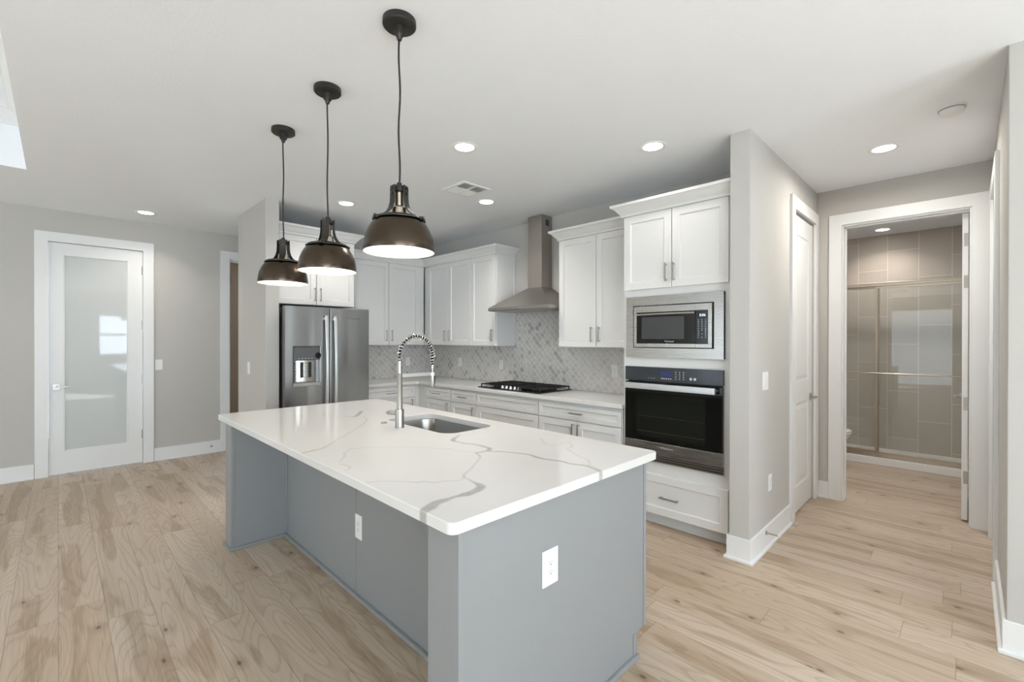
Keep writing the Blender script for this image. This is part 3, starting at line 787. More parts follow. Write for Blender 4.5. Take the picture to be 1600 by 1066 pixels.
MB().box(.004, w-.004, -.012, -.002, .511, .566).build('vent_gap', 'black_matte', t)
text_mesh('brand_badge', 'Whirlpool', .024, 'digits', dd, (.36, -.0324, .632), (PI/2, 0, 0))

# range hood
t = thing('range_hood', 'stainless chimney range hood on the cooktop wall', 'range hood', (-3.412, YK, 0))
hx = .455
m = MB().box(-hx, hx, -.460, -.001, 1.790, 1.822)
m.frus((-hx, hx, -.460, -.001, 1.822), (-.102, .108, -.176, -.001, 2.045))
m.build('canopy', 'hood_steel', t, .002)
MB().box(-hx+.02, hx-.02, -.44, -.02, 1.784, 1.7899).build('filter', 'nickel', t)
MB().box(-.099, .105, -.173, -.001, 2.045, H-.001).build('chimney', 'chimney_steel', t, .002)
m = MB()
for i in range(5): m.cyl((-.06+i*.03, -.4600, 1.806), (-.06+i*.03, -.4625, 1.806), .007, seg=12)
m.build('button', 'chrome', t)
MB().box(.1051, .1065, -.11, -.05, 2.73, 2.80).build('vent_slot', 'slot', t)

# gas cooktop
t = thing('gas_cooktop', 'black gas cooktop with five steel knobs and iron grates', 'cooktop', (-3.4275, 3.60, .9302))
MB().box(-.457, .457, -.265, .265, 0, .012).build('base_plate', 'black', t, .004, 2)
def grate(x0, x1, y0, y1):
    m = MB(); z0, z1 = .034, .046; b = .010
    m.box(x0, x1, y0, y0+b, z0, z1); m.box(x0, x1, y1-b, y1, z0, z1); m.box(x0, x0+b, y0+b, y1-b, z0, z1); m.box(x1-b, x1, y0+b, y1-b, z0, z1)
    nx = 5
    for i in range(1, nx): x = x0+(x1-x0)*i/nx; m.box(x-.004, x+.004, y0+b, y1-b, z0+.002, z1+.004)
    for yy in (y0+(y1-y0)*.28, y0+(y1-y0)*.72): m.box(x0+b, x1-b, yy-.004, yy+.004, z0+.001, z1+.003)
    for x in (x0, x1-b):
        for y in (y0, y1-b): m.box(x, x+b, y, y+b, .012, z0)
    return m
for i, (a, b, ya) in enumerate(((-.44, -.150, -.235), (-.147, .147, -.130), (.150, .44, -.235))):
    grate(a, b, ya, .245).build('grate', 'cast_iron', t, .0015)
for bx, by, r in ((-.295, -.12, .036), (-.295, .13, .042), (0, .06, .055), (.295, -.12, .036), (.295, .13, .042)):
    MB().cyl((bx, by, .012), (bx, by, .022), r*1.15, seg=24).cyl((bx, by, .022), (bx, by, .031), r, seg=24).build('burner', 'cast_iron', t)
for i in range(5):
    x = -.124+i*.062
    MB().cyl((x, -.198, .012), (x, -.198, .020), .022, .020, seg=24).cyl((x, -.198, .020), (x, -.198, .038), .017, .0155, seg=24).box(x-.003, x+.003, -.216, -.180, .038, .042).build('knob', 'chrome', t, smooth=True)

# ---------------------------------------------------------------- kitchen island
IX0, IX1 = -3.735, -1.075
IY0, IYK, IY1 = .845, 1.205, 1.965
t = thing('kitchen_island', 'long grey island base with two legs and a knee space', 'kitchen island', (0, 0, 0))
m = MB()   # carcass, open on top under the stone
m.box(IX0+.02, IX1-.02, IYK+.006, IYK+.02, .0, .8945); m.box(IX0+.02, IX1-.02, 1.925, 1.944, .12, .8945)
m.box(IX0+.02, IX0+.038, IYK+.02, 1.925, .0, .8945); m.box(IX1-.038, IX1-.02, IYK+.02, 1.925, .0, .8945); m.box(IX0+.038, IX1-.038, IYK+.02, 1.925, .10, .12)
m.build('cabinet_box', 'island', t)
for i in range(5):
    w_ = (IX1-IX0-.04)/5
    o = shaker(w_-.004, .745).build('door', 'island', t); o.rotation_euler = (0, 0, PI); o.location = (IX1-.02-i*w_-.002, 1.945, .13)
m = MB().prism([(IY0+.02, 0), (1.871, 0), (1.871, .12), (IY1, .12), (IY1, .8945), (IY0+.02, .8945)], 0, .02)
o = m.build('end_panel', 'island', t, .001)
# prism was drawn in (y,z); turn it upright against the island end
o.matrix_local = Matrix(((0, 0, 1, IX1-.02), (1, 0, 0, 0), (0, 1, 0, 0), (0, 0, 0, 1)))
m = MB().prism([(IY0+.02, 0), (1.871, 0), (1.871, .12), (IY1, .12), (IY1, .8945), (IY0+.02, .8945)], 0, .02)
o = m.build('end_panel', 'island', t, .001)
o.matrix_local = Matrix(((0, 0, 1, IX0), (1, 0, 0, 0), (0, 1, 0, 0), (0, 0, 0, 1)))
# legs: boxed pilasters each side of the knee space
MB().box(IX0, IX0+.142, IY0, IY0+.02, 0, .8945).box(IX0+.122, IX0+.142, IY0+.02, IYK, 0, .8945).build('leg', 'island', t, .001)
MB().box(IX1-.155, IX1, IY0, IY0+.02, 0, .8945).box(IX1-.155, IX1-.135, IY0+.02, IYK, 0, .8945).build('leg', 'island', t, .001)
k0, k1, ks = IX0+.142, IX1-.155, -2.471
MB().box(k0, ks-.0025, IYK, IYK+.006, .0, .8945).build('knee_panel', 'island', t, .001)
MB().box(ks+.0025, k1, IYK, IYK+.006, .0, .8945).build('knee_panel', 'island', t, .001)
m = MB()   # corner and shoe mouldings
m.box(k0, k0+.018, IYK-.006, IYK, 0.02, .8945)
m.box(k0, k1, IYK-.020, IYK, 0, .022); m.box(k0, k0+.016, IY0-.012, IYK, 0, .022); m.box(k1-.016, k1, IY0-.012, IYK, 0, .022)
m.box(IX0-.012, k0, IY0-.016, IY0, 0, .022); m.box(k1, IX1+.016, IY0-.016, IY0, 0, .022)
m.box(IX1, IX1+.016, IY0-.016, 1.890, 0, .024); m.box(IX0-.014, IX0, IY0, 1.89, 0, .022)
m.build('shoe_moulding', 'island', t, .003)
m = MB()
for b_ in ((IX1, IX1+.004, IY0, IY0+.020, .024, .894), (IX1, IX1+.004, IY1-.022, IY1, .12, .894), (k0, k0+.004, IY0, IY0+.022, .022, .894), (IX1, IX1+.004, 1.853, 1.871, .024, .12)):
    MB().box(*b_).build('edge_trim', 'island', t, .001)

# island countertop with drawn veins
SX0, SX1, SY0, SY1, SZ0, SZ1 = -3.775, -1.050, .803, 2.040, .895, .930
KX0, KX1, KY0, KY1, KR = -2.765, -2.070, 1.548, 1.925, .085
VEINS = [
 [(-2.208, 0.814, 0.016), (-2.223, 0.87, 0.018), (-2.25, 0.935, 0.012), (-2.38, 1.062, 0.007), (-2.551, 1.232, 0.007), (-2.668, 1.339, 0.008), (-2.827, 1.455, 0.009), (-2.945, 1.496, 0.005)],
 [(-3.267, 1.342, 0.008), (-3.179, 1.337, 0.008), (-3.049, 1.424, 0.01), (-3.0, 1.458, 0.022), (-3.181, 1.596, 0.028)],
 [(-2.138, 1.021, 0.005), (-2.075, 0.958, 0.006), (-2.024, 0.934, 0.007), (-1.946, 0.878, 0.004)],
 [(-1.902, 0.858, 0.003), (-1.82, 0.862, 0.006), (-1.787, 0.825, 0.004)],
 [(-2.132, 1.017, 0.004), (-2.063, 1.125, 0.004), (-1.888, 1.283, 0.004), (-1.796, 1.35, 0.004), (-1.658, 1.381, 0.004)],
 [(-1.587, 0.814, 0.004), (-1.519, 0.906, 0.004), (-1.416, 0.988, 0.005), (-1.385, 1.041, 0.005), (-1.362, 1.097, 0.007)],
 [(-2.005, 1.585, 0.012), (-1.943, 1.495, 0.026), (-1.865, 1.474, 0.02), (-1.777, 1.498, 0.016), (-1.716, 1.509, 0.02), (-1.658, 1.498, 0.026), (-1.63, 1.457, 0.02), (-1.644, 1.4, 0.018)],
 [(-1.63, 1.457, 0.018), (-1.567, 1.499, 0.02), (-1.462, 1.54, 0.02), (-1.316, 1.547, 0.024), (-1.189, 1.574, 0.018), (-1.119, 1.58, 0.02), (-1.038, 1.554, 0.024)],
 [(-1.641, 1.398, 0.014), (-1.576, 1.368, 0.01), (-1.523, 1.305, 0.008), (-1.445, 1.199, 0.008), (-1.404, 1.134, 0.01), (-1.367, 1.104, 0.012)],
 [(-1.367, 1.104, 0.008), (-1.313, 1.107, 0.016), (-1.252, 1.09, 0.034), (-1.227, 1.04, 0.034), (-1.227, 0.97, 0.026), (-1.228, 0.91, 0.024), (-1.223, 0.868, 0.034), (-1.204, 0.83, 0.045), (-1.19, 0.79, 0.03)],
 [(-1.635, 1.852, 0.005), (-1.523, 1.764, 0.005), (-1.475, 1.792, 0.004), (-1.479, 1.885, 0.005), (-1.397, 1.82, 0.006), (-1.389, 1.771, 0.006), (-1.278, 1.701, 0.007), (-1.193, 1.667, 0.006), (-1.132, 1.594, 0.006)],
 [(-3.70, 1.70, 0.008), (-3.76, 1.93, 0.016)],
]
def smooth_line(pts, n=8):
    P = np.array(pts); out = []
    for i in range(len(P)-1):
        p0, p1, p2, p3 = P[max(i-1, 0)], P[i], P[i+1], P[min(i+2, len(P)-1)]
        for k in range(n):
            u = k/n
            out.append(.5*((2*p1)+(-p0+p2)*u+(2*p0-5*p1+4*p2-p3)*u*u+(-p0+3*p1-3*p2+p3)*u**3))
    out.append(P[-1]); return np.array(out)
def vein_field(xy):
    f = np.zeros(len(xy))
    wob = .004*np.sin(xy[:, 0]*41+3*np.sin(xy[:, 1]*23))+.003*np.sin(xy[:, 1]*67+2*np.sin(xy[:, 0]*31))
    q = xy+np.stack([wob, -wob], 1)
    for pts in VEINS:
        L = smooth_line(pts)
        for a, b in zip(L, L[1:]):
            ab = b[:2]-a[:2]; den = (ab**2).sum()+1e-12
            lo, hi = np.minimum(a[:2], b[:2])-.05, np.maximum(a[:2], b[:2])+.05
            idx = np.where((q[:, 0] > lo[0]) & (q[:, 0] < hi[0]) & (q[:, 1] > lo[1]) & (q[:, 1] < hi[1]))[0]
            if not len(idx): continue
            s_ = np.clip(((q[idx]-a[:2])@ab)/den, 0, 1)
            d_ = np.linalg.norm(q[idx]-(a[:2]+s_[:, None]*ab), axis=1)
            wdt = np.maximum(.0035, (a[2]+(b[2]-a[2])*s_)*.5)
            val = np.clip((wdt+.0025-d_)/.005, 0, 1)*np.clip(.35+wdt*45, 0, .95)
            f[idx] = np.maximum(f[idx], val)
    return f
def sdf_rr(p, x0, x1, y0, y1, r):
    c = np.array([(x0+x1)/2, (y0+y1)/2]); hf = np.array([(x1-x0)/2, (y1-y0)/2])
    q = np.abs(p-c)-hf+r
    return np.linalg.norm(np.maximum(q, 0), axis=1)+np.minimum(np.maximum(q[:, 0], q[:, 1]), 0)-r
def build_slab():
    st = .006
    xs = np.linspace(SX0, SX1, int((SX1-SX0)/st)); ys = np.linspace(SY0, SY1, int((SY1-SY0)/st))
    nx, ny = len(xs), len(ys)
    G = np.stack(np.meshgrid(xs, ys, indexing='ij'), -1).reshape(-1, 2)
    cc = np.stack(np.meshgrid((xs[1:]+xs[:-1])/2, (ys[1:]+ys[:-1])/2, indexing='ij'), -1).reshape(-1, 2)
    fo = lambda p: sdf_rr(p, SX0, SX1, SY0, SY1, .028)
    fi = lambda p: -sdf_rr(p, KX0, KX1, KY0, KY1, KR)
    sd = lambda p: np.maximum(fo(p), fi(p))
    keep = (sd(cc) < 0).reshape(nx-1, ny-1)
    I, J = np.where(keep)
    quads = np.stack([I*ny+J, (I+1)*ny+J, (I+1)*ny+J+1, I*ny+J+1], 1)
    used, inv = np.unique(quads, return_inverse=True); quads = inv.reshape(-1, 4); P = G[used].copy()
    # boundary edges
    from collections import Counter
    cnt = Counter(); edges = []
    e = np.concatenate([quads[:, [0, 1]], quads[:, [1, 2]], quads[:, [2, 3]], quads[:, [3, 0]]])
    es = np.sort(e, 1); key = es[:, 0].astype(np.int64)*len(P)+es[:, 1]
    u_, ii, c_ = np.unique(key, return_index=True, return_counts=True)
    be = e[ii[c_ == 1]]; bv = np.unique(be)
    def project(p, f, off):
        p = p.copy()
        for _ in range(4):
            d_ = f(p)-off; h_ = 1e-4
            gx = (f(p+[h_, 0])-f(p-[h_, 0]))/(2*h_); gy = (f(p+[0, h_])-f(p-[0, h_]))/(2*h_)
            g = np.stack([gx, gy], 1); g /= np.maximum(np.linalg.norm(g, axis=1, keepdims=True), 1e-6)
            p -= g*d_[:, None]
        return p
    outer = np.abs(fo(P[bv])) < np.abs(fi(P[bv]))
    full = P.copy()
    for msk, f in ((outer, fo), (~outer, fi)):
        full[bv[msk]] = project(P[bv[msk]], f, 0.0); P[bv[msk]] = project(P[bv[msk]], f, -.003)
    n = len(P); rid = -np.ones(n, int); rid[bv] = np.arange(len(bv))
    V = [np.c_[P, np.full(n, SZ1)], np.c_[full[bv], np.full(len(bv), SZ1-.003)], np.c_[full[bv], np.full(len(bv), SZ0)]]
    V = np.concatenate(V); b1, b2 = n, n+len(bv)
    F = quads.tolist()
    for a, b in be.tolist():
        F.append([b, a, b1+rid[a], b1+rid[b]]); F.append([b1+rid[b], b1+rid[a], b2+rid[a], b2+rid[b]])
    # underside on the same grid as the boundary ring: a coarse band around the sink is enough
    me = bpy.data.meshes.new('island_countertop'); me.from_pydata(V.tolist(), [], F)
    at = me.attributes.new('vein', 'FLOAT', 'POINT'); at.data.foreach_set('value', vein_field(V[:, :2]).astype(np.float32))
    bm = bmesh.new(); bm.from_mesh(me)
    bm.verts.ensure_lookup_table()
    low = {v.index for v in bm.verts if v.index >= b2}
    el = [e_ for e_ in bm.edges if e_.is_boundary and e_.verts[0].index in low and e_.verts[1].index in low]
    bmesh.ops.triangle_fill(bm, use_beauty=False, edges=el)
    bmesh.ops.recalc_face_normals(bm, faces=bm.faces)
    bm.to_mesh(me); bm.free()
    me.materials.append(MT['quartz_vein']); me.shade_smooth(); me.set_sharp_from_angle(angle=R(30))
    o = bpy.data.objects.new('island_countertop', me); COL.objects.link(o)
    return tag(o, 'white quartz island top with long grey veins', 'countertop')
build_slab()

# undermount sink
def rr(x0, x1, y0, y1, r, z, n=10):
    pts = []
    for cx, cy, a0 in ((x1-r, y1-r, 0), (x0+r, y1-r, PI/2), (x0+r, y0+r, PI), (x1-r, y0+r, 1.5*PI)):
        for i in range(n+1): a = a0+PI/2*i/n; pts.append((cx+r*math.cos(a), cy+r*math.sin(a), z))
    return pts
t = thing('kitchen_sink', 'stainless undermount sink set in the island top', 'sink', ((KX0+KX1)/2, (KY0+KY1)/2, 0))
sx, sy = (KX1-KX0)/2, (KY1-KY0)/2
g = .010
rows = [rr(-sx-.03, sx+.03, -sy-.03, sy+.03, KR+.03, .8935), rr(-sx-g, sx+g, -sy-g, sy+g, KR+g, .8935), rr(-sx-g+.002, sx+g-.002, -sy-g+.002, sy+g-.002, KR+g, .886)]
for a in (0, 22, 45, 67, 90):
    q = .03*(1-math.cos(R(a))); rows.append(rr(-sx-g+.006+q, sx+g-.006-q, -sy-g+.006+q, sy+g-.006-q, KR, .72-.03*math.sin(R(a))))
rows.append(rr(-.06, .06, -.06, .06, .058, .684))
m = MB(); vs = m.strip(rows, closed=True); m.bm.faces.new(vs[-1])
o = m.build('basin', 'sink_steel', t, smooth=True); md = o.modifiers.new('wall', 'SOLIDIFY'); md.thickness = .0012; md.offset = -1
MB().lathe([(0, .688), (.030, .688), (.042, .6895), (.046, .686)], 24).build('drain', 'chrome', t, smooth=True)

# faucet: base at (x,y), spout reaching over the sink (+y)
t = thing('kitchen_faucet', 'tall brushed steel spring-neck faucet on the island', 'faucet', (-2.440, 1.470, .930))
m = MB().lathe([(0, 0), (.029, 0), (.029, .004), (.0265, .006), (.0265, .108), (.0255, .112), (.017, .113)], 32)
m.build('base', 'nickel', t, smooth=True)
MB().lathe([(.0165, .112), (.0165, .325), (.0175, .327), (.0175, .331), (.015, .333), (.014, .405), (0, .405)], 24).build('riser', 'nickel', t, smooth=True)
hv = MB().cyl((-.020, -.010, .088), (-.058, -.029, .088), .015, seg=20).cyl((-.062, -.031, .088), (-.078, -.039, .088), .013, seg=20).build('lever', 'nickel', t, .001)
arcR = .120
def arc_pt(f):   # 0..1 along riser top, over the arch and down to the spray head
    L1, L2, L3 = .03, PI*arcR, .06
    s_ = f*(L1+L2+L3)
    if s_ < L1: return Vector((0, 0, .400+s_))
    s_ -= L1
    if s_ < L2: a = s_/arcR; return Vector((0, arcR-arcR*math.cos(a), .430+arcR*1.05*math.sin(a)))
    s_ -= L2; return Vector((0, 2*arcR, .430-s_))
hose = [arc_pt(i/60) for i in range(61)]
MB().tube(hose, .0075, 10).build('hose', 'black_matte', t, smooth=True)
pts = []; turns = 26; N = turns*14
for i in range(N+1):
    f = i/N; p0 = arc_pt(f); d_ = (arc_pt(min(f+.004, 1))-arc_pt(max(f-.004, 0))).normalized()
    xa = Vector((1, 0, 0)); ya = d_.cross(xa).normalized(); a = 2*PI*turns*f
    pts.append(p0+(xa*math.cos(a)+ya*math.sin(a))*.0165)
MB().tube(pts, .0030, 6).build('spring', 'chrome', t, smooth=True)
y2 = 2*arcR
MB().lathe([(0, .372), (.013, .372), (.013, .352), (.0065, .350), (.0065, .318), (.013, .316), (.014, .310), (.0150, .236), (.013, .230), (0, .230)], 24, (0, y2, 0)).build('spray_head', 'nickel', t, smooth=True)
MB().box(-.007, .007, .012, y2-.010, .303, .325).cyl((0, y2, .302), (0, y2, .324), .0185, seg=24).build('docking_arm', 'bar_steel', t, .001)
MB().box(-.004, .004, y2+.013, y2+.020, .25, .30).build('spray_trigger', 'black_matte', t, .001)
o = MB().lathe([(0, .0045), (.012, .0045), (.0125, .003), (.0150, .003), (.0155, .0055), (.0205, .0045), (.0215, 0), (0, 0)], 28).build('disposal_button', 'nickel', None, smooth=True, loc=(-2.640, 1.478, .9302))
tag(o, 'small round steel air switch button on the island beside the faucet', 'button')

# ---------------------------------------------------------------- electrical plates
def plate(name, label, cat, loc, rotz, kind, w=.072, h=.118, group=None):
    """faces local -y"""
    t = thing(name, label, cat, loc, rotz, group)
    m = MB().box(-w/2, w/2, -.006, 0, -h/2, h/2); m.build('wall_plate', 'white_plastic', t, .002)
    gangs = 2 if kind == 'double_switch' else 1
    for gi in range(gangs):
        x = (gi-(gangs-1)/2)*.046
        if 'switch' in kind:
            o = MB().box(x-.017, x+.017, -.0085, -.006, -.034, .034).build('rocker', 'white_plastic', t, .001)
        else:
            f = MB().box(x-.017, x+.017, -.0080, -.006, -.034, .034).build('receptacle', 'white_plastic', t, .001)
            s_ = MB()
            for dz in (-.018, .016):
                s_.box(x-.0075, x-.0055, -.0083, -.0080, dz, dz+.008); s_.box(x+.0055, x+.0075, -.0083, -.0080, dz+.001, dz+.007); s_.cyl((x, -.0080, dz-.005), (x, -.0083, dz-.005), .0026, seg=10)
            s_.build('slot', 'slot', f)
    return t
SW, OUT = 'light switches', 'electrical outlets'
plate('light_switch', 'single white rocker switch right of the glass door', 'light switch', (XL, .862, 1.157), PI/2, 'switch', .070, .125, SW)
plate('light_switch', 'single white rocker switch on the stub wall beside the refrigerator', 'light switch', (-5.388, 1.434, 1.160), 0, 'switch', .072, .125, SW)
plate('light_switch', 'double white rocker switch on the wall beside the pantry door', 'light switch', (-1.007, 3.512, 1.178), PI/2, 'double_switch', .118, .128, SW)
plate('electrical_outlet', 'white outlet low on the wall beside the pantry door', 'outlet', (-1.007, 3.625, .44), PI/2, 'outlet', .072, .118, OUT)
yb = YK-.010
plate('electrical_outlet', 'white outlet in the mosaic nearest the corner, cooktop wall', 'outlet', (-4.940, yb, 1.155), 0, 'outlet', .072, .118, OUT)
plate('electrical_outlet', 'white outlet in the mosaic just left of the cooktop', 'outlet', (-4.116, yb, 1.155), 0, 'outlet', .072, .118, OUT)
plate('electrical_outlet', 'white outlet in the mosaic beside the oven tower', 'outlet', (-2.479, yb, 1.154), 0, 'outlet', .074, .122, OUT)
plate('electrical_outlet', 'white outlet in the mosaic on the refrigerator wall', 'outlet', (XF+.010, 3.534, 1.151), PI/2, 'outlet', .072, .118, OUT)
plate('electrical_outlet', 'white outlet on the grey knee wall under the island overhang', 'outlet', (-2.430, IYK, .405), 0, 'outlet', .074, .135, OUT)
plate('electrical_outlet', 'oversized white outlet on the grey end panel of the island', 'outlet', (IX1, 1.266, .638), PI/2, 'outlet', .086, .130, OUT)

# door stops
def doorstop(label, loc, rotz):
    t = thing('door_stop', label, 'door stop', loc, rotz, 'door stops')
    MB().cyl((0, 0, 0), (0, -.006, 0), .014, seg=16).cyl((0, -.006, 0), (0, -.075, 0), .005, seg=12).build('rod', 'nickel', t)
    MB().cyl((0, -.075, 0), (0, -.088, 0), .009, seg=14).build('rubber_tip', 'white_plastic', t)
doorstop('small steel door stop on the baseboard beside the open side doorway', (XL+.014, 1.40, .087), PI/2)
doorstop('small steel door stop on the baseboard right of the ovens', (-1.007+.014, 3.50, .118), PI/2)

# ---------------------------------------------------------------- ceiling fittings
def downlight(label, x, y, power, z=H, spread=125):
    t = thing('recessed_light', label, 'ceiling light', (x, y, z), 0, 'recessed ceiling lights')
    MB().lathe([(.066, -.001), (.070, -.004), (.090, -.005), (.094, -.002), (.094, 0)], 40).build('trim_ring', 'white_plastic', t, smooth=True)
    MB().lathe([(0, -.0025), (.066, -.0025), (.066, -.0005), (0, -.0005)], 40).build('lens', 'downlight', t)
    d = bpy.data.lights.new('downlight_beam', 'AREA'); d.shape = 'DISK'; d.size = .12; d.energy = power; d.color = (1, .95, .88); d.spread = R(spread)
    o = bpy.data.objects.new('downlight_beam', d); COL.objects.link(o); o.parent = t; o.location = (0, 0, -.008)
PW = 3.3
downlight('recessed light nearest the island, left of the wall end by the ovens', -2.554, 2.066, PW*1.6)
downlight('recessed light in front of the oven tower', -1.594, 3.007, PW*.25)
downlight('recessed light in the hall before the bathroom doorway', -.433, 4.209, PW*2.6, spread=170)
downlight('recessed light above the frosted glass door', -6.342, .681, PW)
downlight('recessed light in front of the refrigerator cabinet', -4.462, 2.072, PW*1.3)
downlight('recessed light beside the ceiling vent, near the range hood', -3.412, 3.039, PW*1.9)
downlight('recessed light inside the shower ceiling', -.760, 7.29, 3.5)

t = thing('ceiling_vent', 'square white air vent in the kitchen ceiling', 'vent', (-3.255, 2.655, H))
m = MB()
for s in (-1, 1):
    m.box(-.160, .160, s*.145-.015, s*.145+.015, -.008, 0); m.box(s*.145-.015, s*.145+.015, -.130, .130, -.008, 0)
m.build('frame', 'white_plastic', t, .002)
MB().box(-.130, .130, -.130, .130, -.002, 0).build('backing', 'vent_grey', t)
m = MB()
def slat(x0, y0, x1, y1, tx, ty):
    m.strip([[(x0, y0, -.002), (x1, y1, -.002)], [(x0+tx, y0+ty, -.010), (x1+tx, y1+ty, -.010)]])
for i in range(5): slat(.0+.0, -.118+i*.024, .128, -.118+i*.024, .0, -.014)
for i in range(5): slat(-.128, .010+i*.024, .0, .010+i*.024, 0, .014)
for i in range(5): slat(-.118+i*.024, -.128, -.118+i*.024, 0, -.014, 0)
for i in range(5): slat(.010+i*.024, 0.005, .010+i*.024, .128, .014, 0)
m.box(-.004, .004, -.13, .13, -.010, -.002); m.box(-.13, .13, -.004, .004, -.010, -.002)
o = m.build('louver', 'white_plastic', t); md = o.modifiers.new('thick', 'SOLIDIFY'); md.thickness = .0015

t = thing('smoke_detector', 'round white smoke detector on the hall ceiling', 'smoke detector', (-.073, 3.752, H))
MB().lathe([(0, 0), (.066, 0), (.066, -.012), (.058, -.013), (.058, -.017)], 40).build('base', 'white_plastic', t, smooth=True)
MB().lathe([(.058, -.016), (.055, -.034), (.046, -.042), (.020, -.044), (0, -.044)], 40).build('cover', 'white_plastic', t, smooth=True)
m = MB().lathe([(.0585, -.0135), (.0600, -.0135), (.0600, -.0160), (.0585, -.0160)], 40).build('vent_slot', 'slot', t)

# pendants
def pendant(label, x, y, rot, zrim):
    t = thing('pendant_lamp', label, 'pendant lamp', (x, y, zrim), rot, 'bronze dome pendants over the island')
    can = MB().lathe([(0, H-zrim), (.070, H-zrim), (.071, H-zrim-.006), (.071, H-zrim-.024), (.066, H-zrim-.029), (.024, H-zrim-.031), (.022, H-zrim-.062), (.014, H-zrim-.070), (.009, H-zrim-.086), (0, H-zrim-.086)], 40)
    can.build('canopy', 'bronze_strap', t, smooth=True)
    top = .300; L = H-zrim-.080-top
    MB().tube([(.0025*math.sin(i*.9), .0025*math.cos(i*.7), top+L*i/14) for i in range(15)], .0042, 8).build('cord', 'bronze_strap', t, smooth=True)
    outer = [(.149, 0), (.1505, .004), (.150, .022), (.147, .045), (.141, .070), (.132, .093), (.121, .113), (.108, .131), (.094, .143), (.078, .150), (.050, .154), (.030, .155)]
    sh = MB().lathe(outer, 64).build('shade', 'bronze', t, smooth=True)
    inner = [(.149, 0)]+[(r-.003, z-.002) for r, z in outer[1:]]+[(0, .153)]
    MB().lathe(inner, 64).build('shade_lining', 'lamp_liner', sh, smooth=True)
    MB().lathe([(.112, .1335), (.113, .1365), (.098, .148), (.095, .1455)], 48).build('clamp_ring', 'bronze_strap', sh, smooth=True)
    yk = MB().lathe([(0, .302), (.010, .300), (.012, .288), (.026, .284), (.028, .278), (.028, .262), (.022, .256), (0, .256)], 28).build('yoke_cap', 'bronze_strap', t, smooth=True)
    MB().lathe([(.018, .256), (.018, .200), (.030, .190), (.034, .155), (0, .155)], 24).build('socket', 'champagne', t, smooth=True)
    path = [(.029, .282), (.030, .262), (.030, .236), (.032, .210), (.038, .188), (.050, .170), (.068, .156), (.088, .147), (.104, .141), (.116, .134)]
    for k in range(3):
        a = 2*PI*k/3; ca, sa = math.cos(a), math.sin(a)
        m = MB(); rows = []
        for i, (r, z) in enumerate(path):
            hw = .019 if i < 5 else .019-.008*(i-4)/5
            o_, q_ = r+.004, z+.001
            P = lambda rr_, zz, s_: (rr_*ca-s_*sa, rr_*sa+s_*ca, zz)
            rows.append([P(r, z, -hw), P(r, z, hw), P(o_, q_+.002, hw), P(o_, q_+.002, -hw)])
        vs = m.strip(rows, closed=True); m.bm.faces.new(vs[0][::-1]); m.bm.faces.new(vs[-1])
        stp = m.build('strap', 'bronze_strap', t, smooth=True)
        r0 = .034
        for z in (.272, .250): MB().cyl((r0*ca, r0*sa, z), ((r0+.004)*ca, (r0+.004)*sa, z), .0055, seg=10).build('rivet', 'bronze', stp)
        MB().cyl((.112*ca, .112*sa, .139), (.114*ca, .114*sa, .147), .006, seg=10).build('rivet', 'bronze', stp)
    MB().lathe([(0, .035), (.020, .040), (.030, .055), (.031, .070), (.024, .090), (.014, .108), (.013, .140), (0, .140)], 24).build('bulb', 'bulb', t, smooth=True)
pendant('bronze dome pendant nearest the camera, over the island corner end', -1.742, 1.047, R(29), 1.842)
pendant('middle bronze dome pendant of the row over the island', -2.49, 1.050, R(-40), 1.838)
pendant('bronze dome pendant farthest from the camera, toward the refrigerator', -3.185, 1.050, R(-25), 1.832)

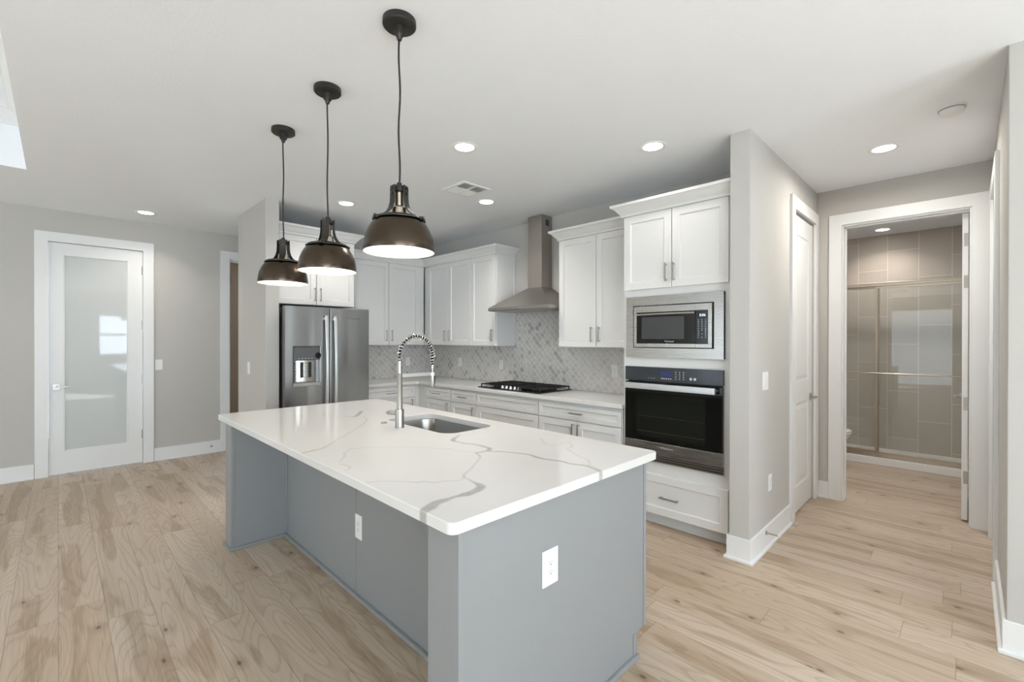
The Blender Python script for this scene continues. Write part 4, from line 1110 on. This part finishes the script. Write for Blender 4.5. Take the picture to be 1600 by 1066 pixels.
# ---------------------------------------------------------------- bathroom
t = thing('shower_enclosure', 'sliding glass shower doors in a champagne nickel frame', 'shower door', (0, 6.87, 0))
x0, x1 = -1.678, XR-.002
MB().box(x0, x1, -.025, .045, 2.100, 2.148).box(x0, x1, -.031, -.025, 2.128, 2.142).build('header', 'champagne', t, .003)
MB().box(x0, x1, -.030, .055, .085, .118).build('bottom_track', 'champagne', t, .002)
def panel(a, b, y, nm):
    p = MB(); fr = .022
    p.box(a, a+fr, y-.008, y+.008, .118, 2.10); p.box(b-fr, b, y-.008, y+.008, .118, 2.10); p.box(a+fr, b-fr, y-.008, y+.008, .118, .150); p.box(a+fr, b-fr, y-.008, y+.008, 2.075, 2.10)
    o = p.build('sliding_door', 'champagne', t, .001)
    MB().box(a+fr-.003, b-fr+.003, y-.003, y+.003, .148, 2.077).build('glass', 'shower_glass', o)
    m = MB().cyl((a+.01, y-.045, 1.075), (b-.01, y-.045, 1.075), .008, seg=14)
    for x in (a+.011, b-.011): m.cyl((x, y-.045, 1.075), (x, y-.006, 1.075), .007, seg=10)
    m.build('towel_bar', 'champagne', o, smooth=True)
panel(-.777, .115, -.010, ''); panel(-1.665, -.745, .025, '')
m = MB().box(-1.679, XR-.001, 6.80, 6.95, 0, .0845).box(-1.679, XR-.001, 6.95, 7.679, 0, .045)
tag(m.build('shower_pan', 'porcelain', None, .006), 'white shower base and curb below the glass doors', 'shower base')
# toilet against the left bathroom wall, bowl pointing +x
t = thing('toilet', 'white toilet half hidden by the left bathroom door casing', 'toilet', (-1.66, 6.36, 0))
def oval(cx, a, b, z, n=32, back=0.0):
    return [(cx+a*math.cos(2*PI*i/n), b*math.sin(2*PI*i/n), z) for i in range(n)]
m = MB(); rows = [oval(.34, .20, .10, 0), oval(.34, .20, .10, .03), oval(.35, .17, .09, .12), oval(.40, .22, .13, .25), oval(.44, .27, .17, .36), oval(.445, .282, .182, .395), oval(.445, .27, .17, .400)]
vs = m.strip(rows, closed=True); m.bm.faces.new(vs[0][::-1]); m.bm.faces.new(vs[-1])
m.build('bowl', 'porcelain', t, smooth=True)
m = MB(); vs = m.strip([oval(.445, .286, .186, .404), oval(.445, .290, .190, .412), oval(.445, .286, .186, .422)], closed=True); m.bm.faces.new(vs[0][::-1]); m.bm.faces.new(vs[-1]); m.build('seat', 'porcelain', t, smooth=True)
m = MB(); vs = m.strip([oval(.445, .284, .184, .426), oval(.445, .290, .190, .434), oval(.445, .270, .170, .446)], closed=True); m.bm.faces.new(vs[0][::-1]); m.bm.faces.new(vs[-1]); m.build('lid', 'porcelain', t, smooth=True)
MB().box(0, .19, -.21, .21, .38, .74).build('tank', 'porcelain', t, .015, 3)
MB().box(-.005, .20, -.22, .22, .742, .775).build('tank_lid', 'porcelain', t, .008, 2)
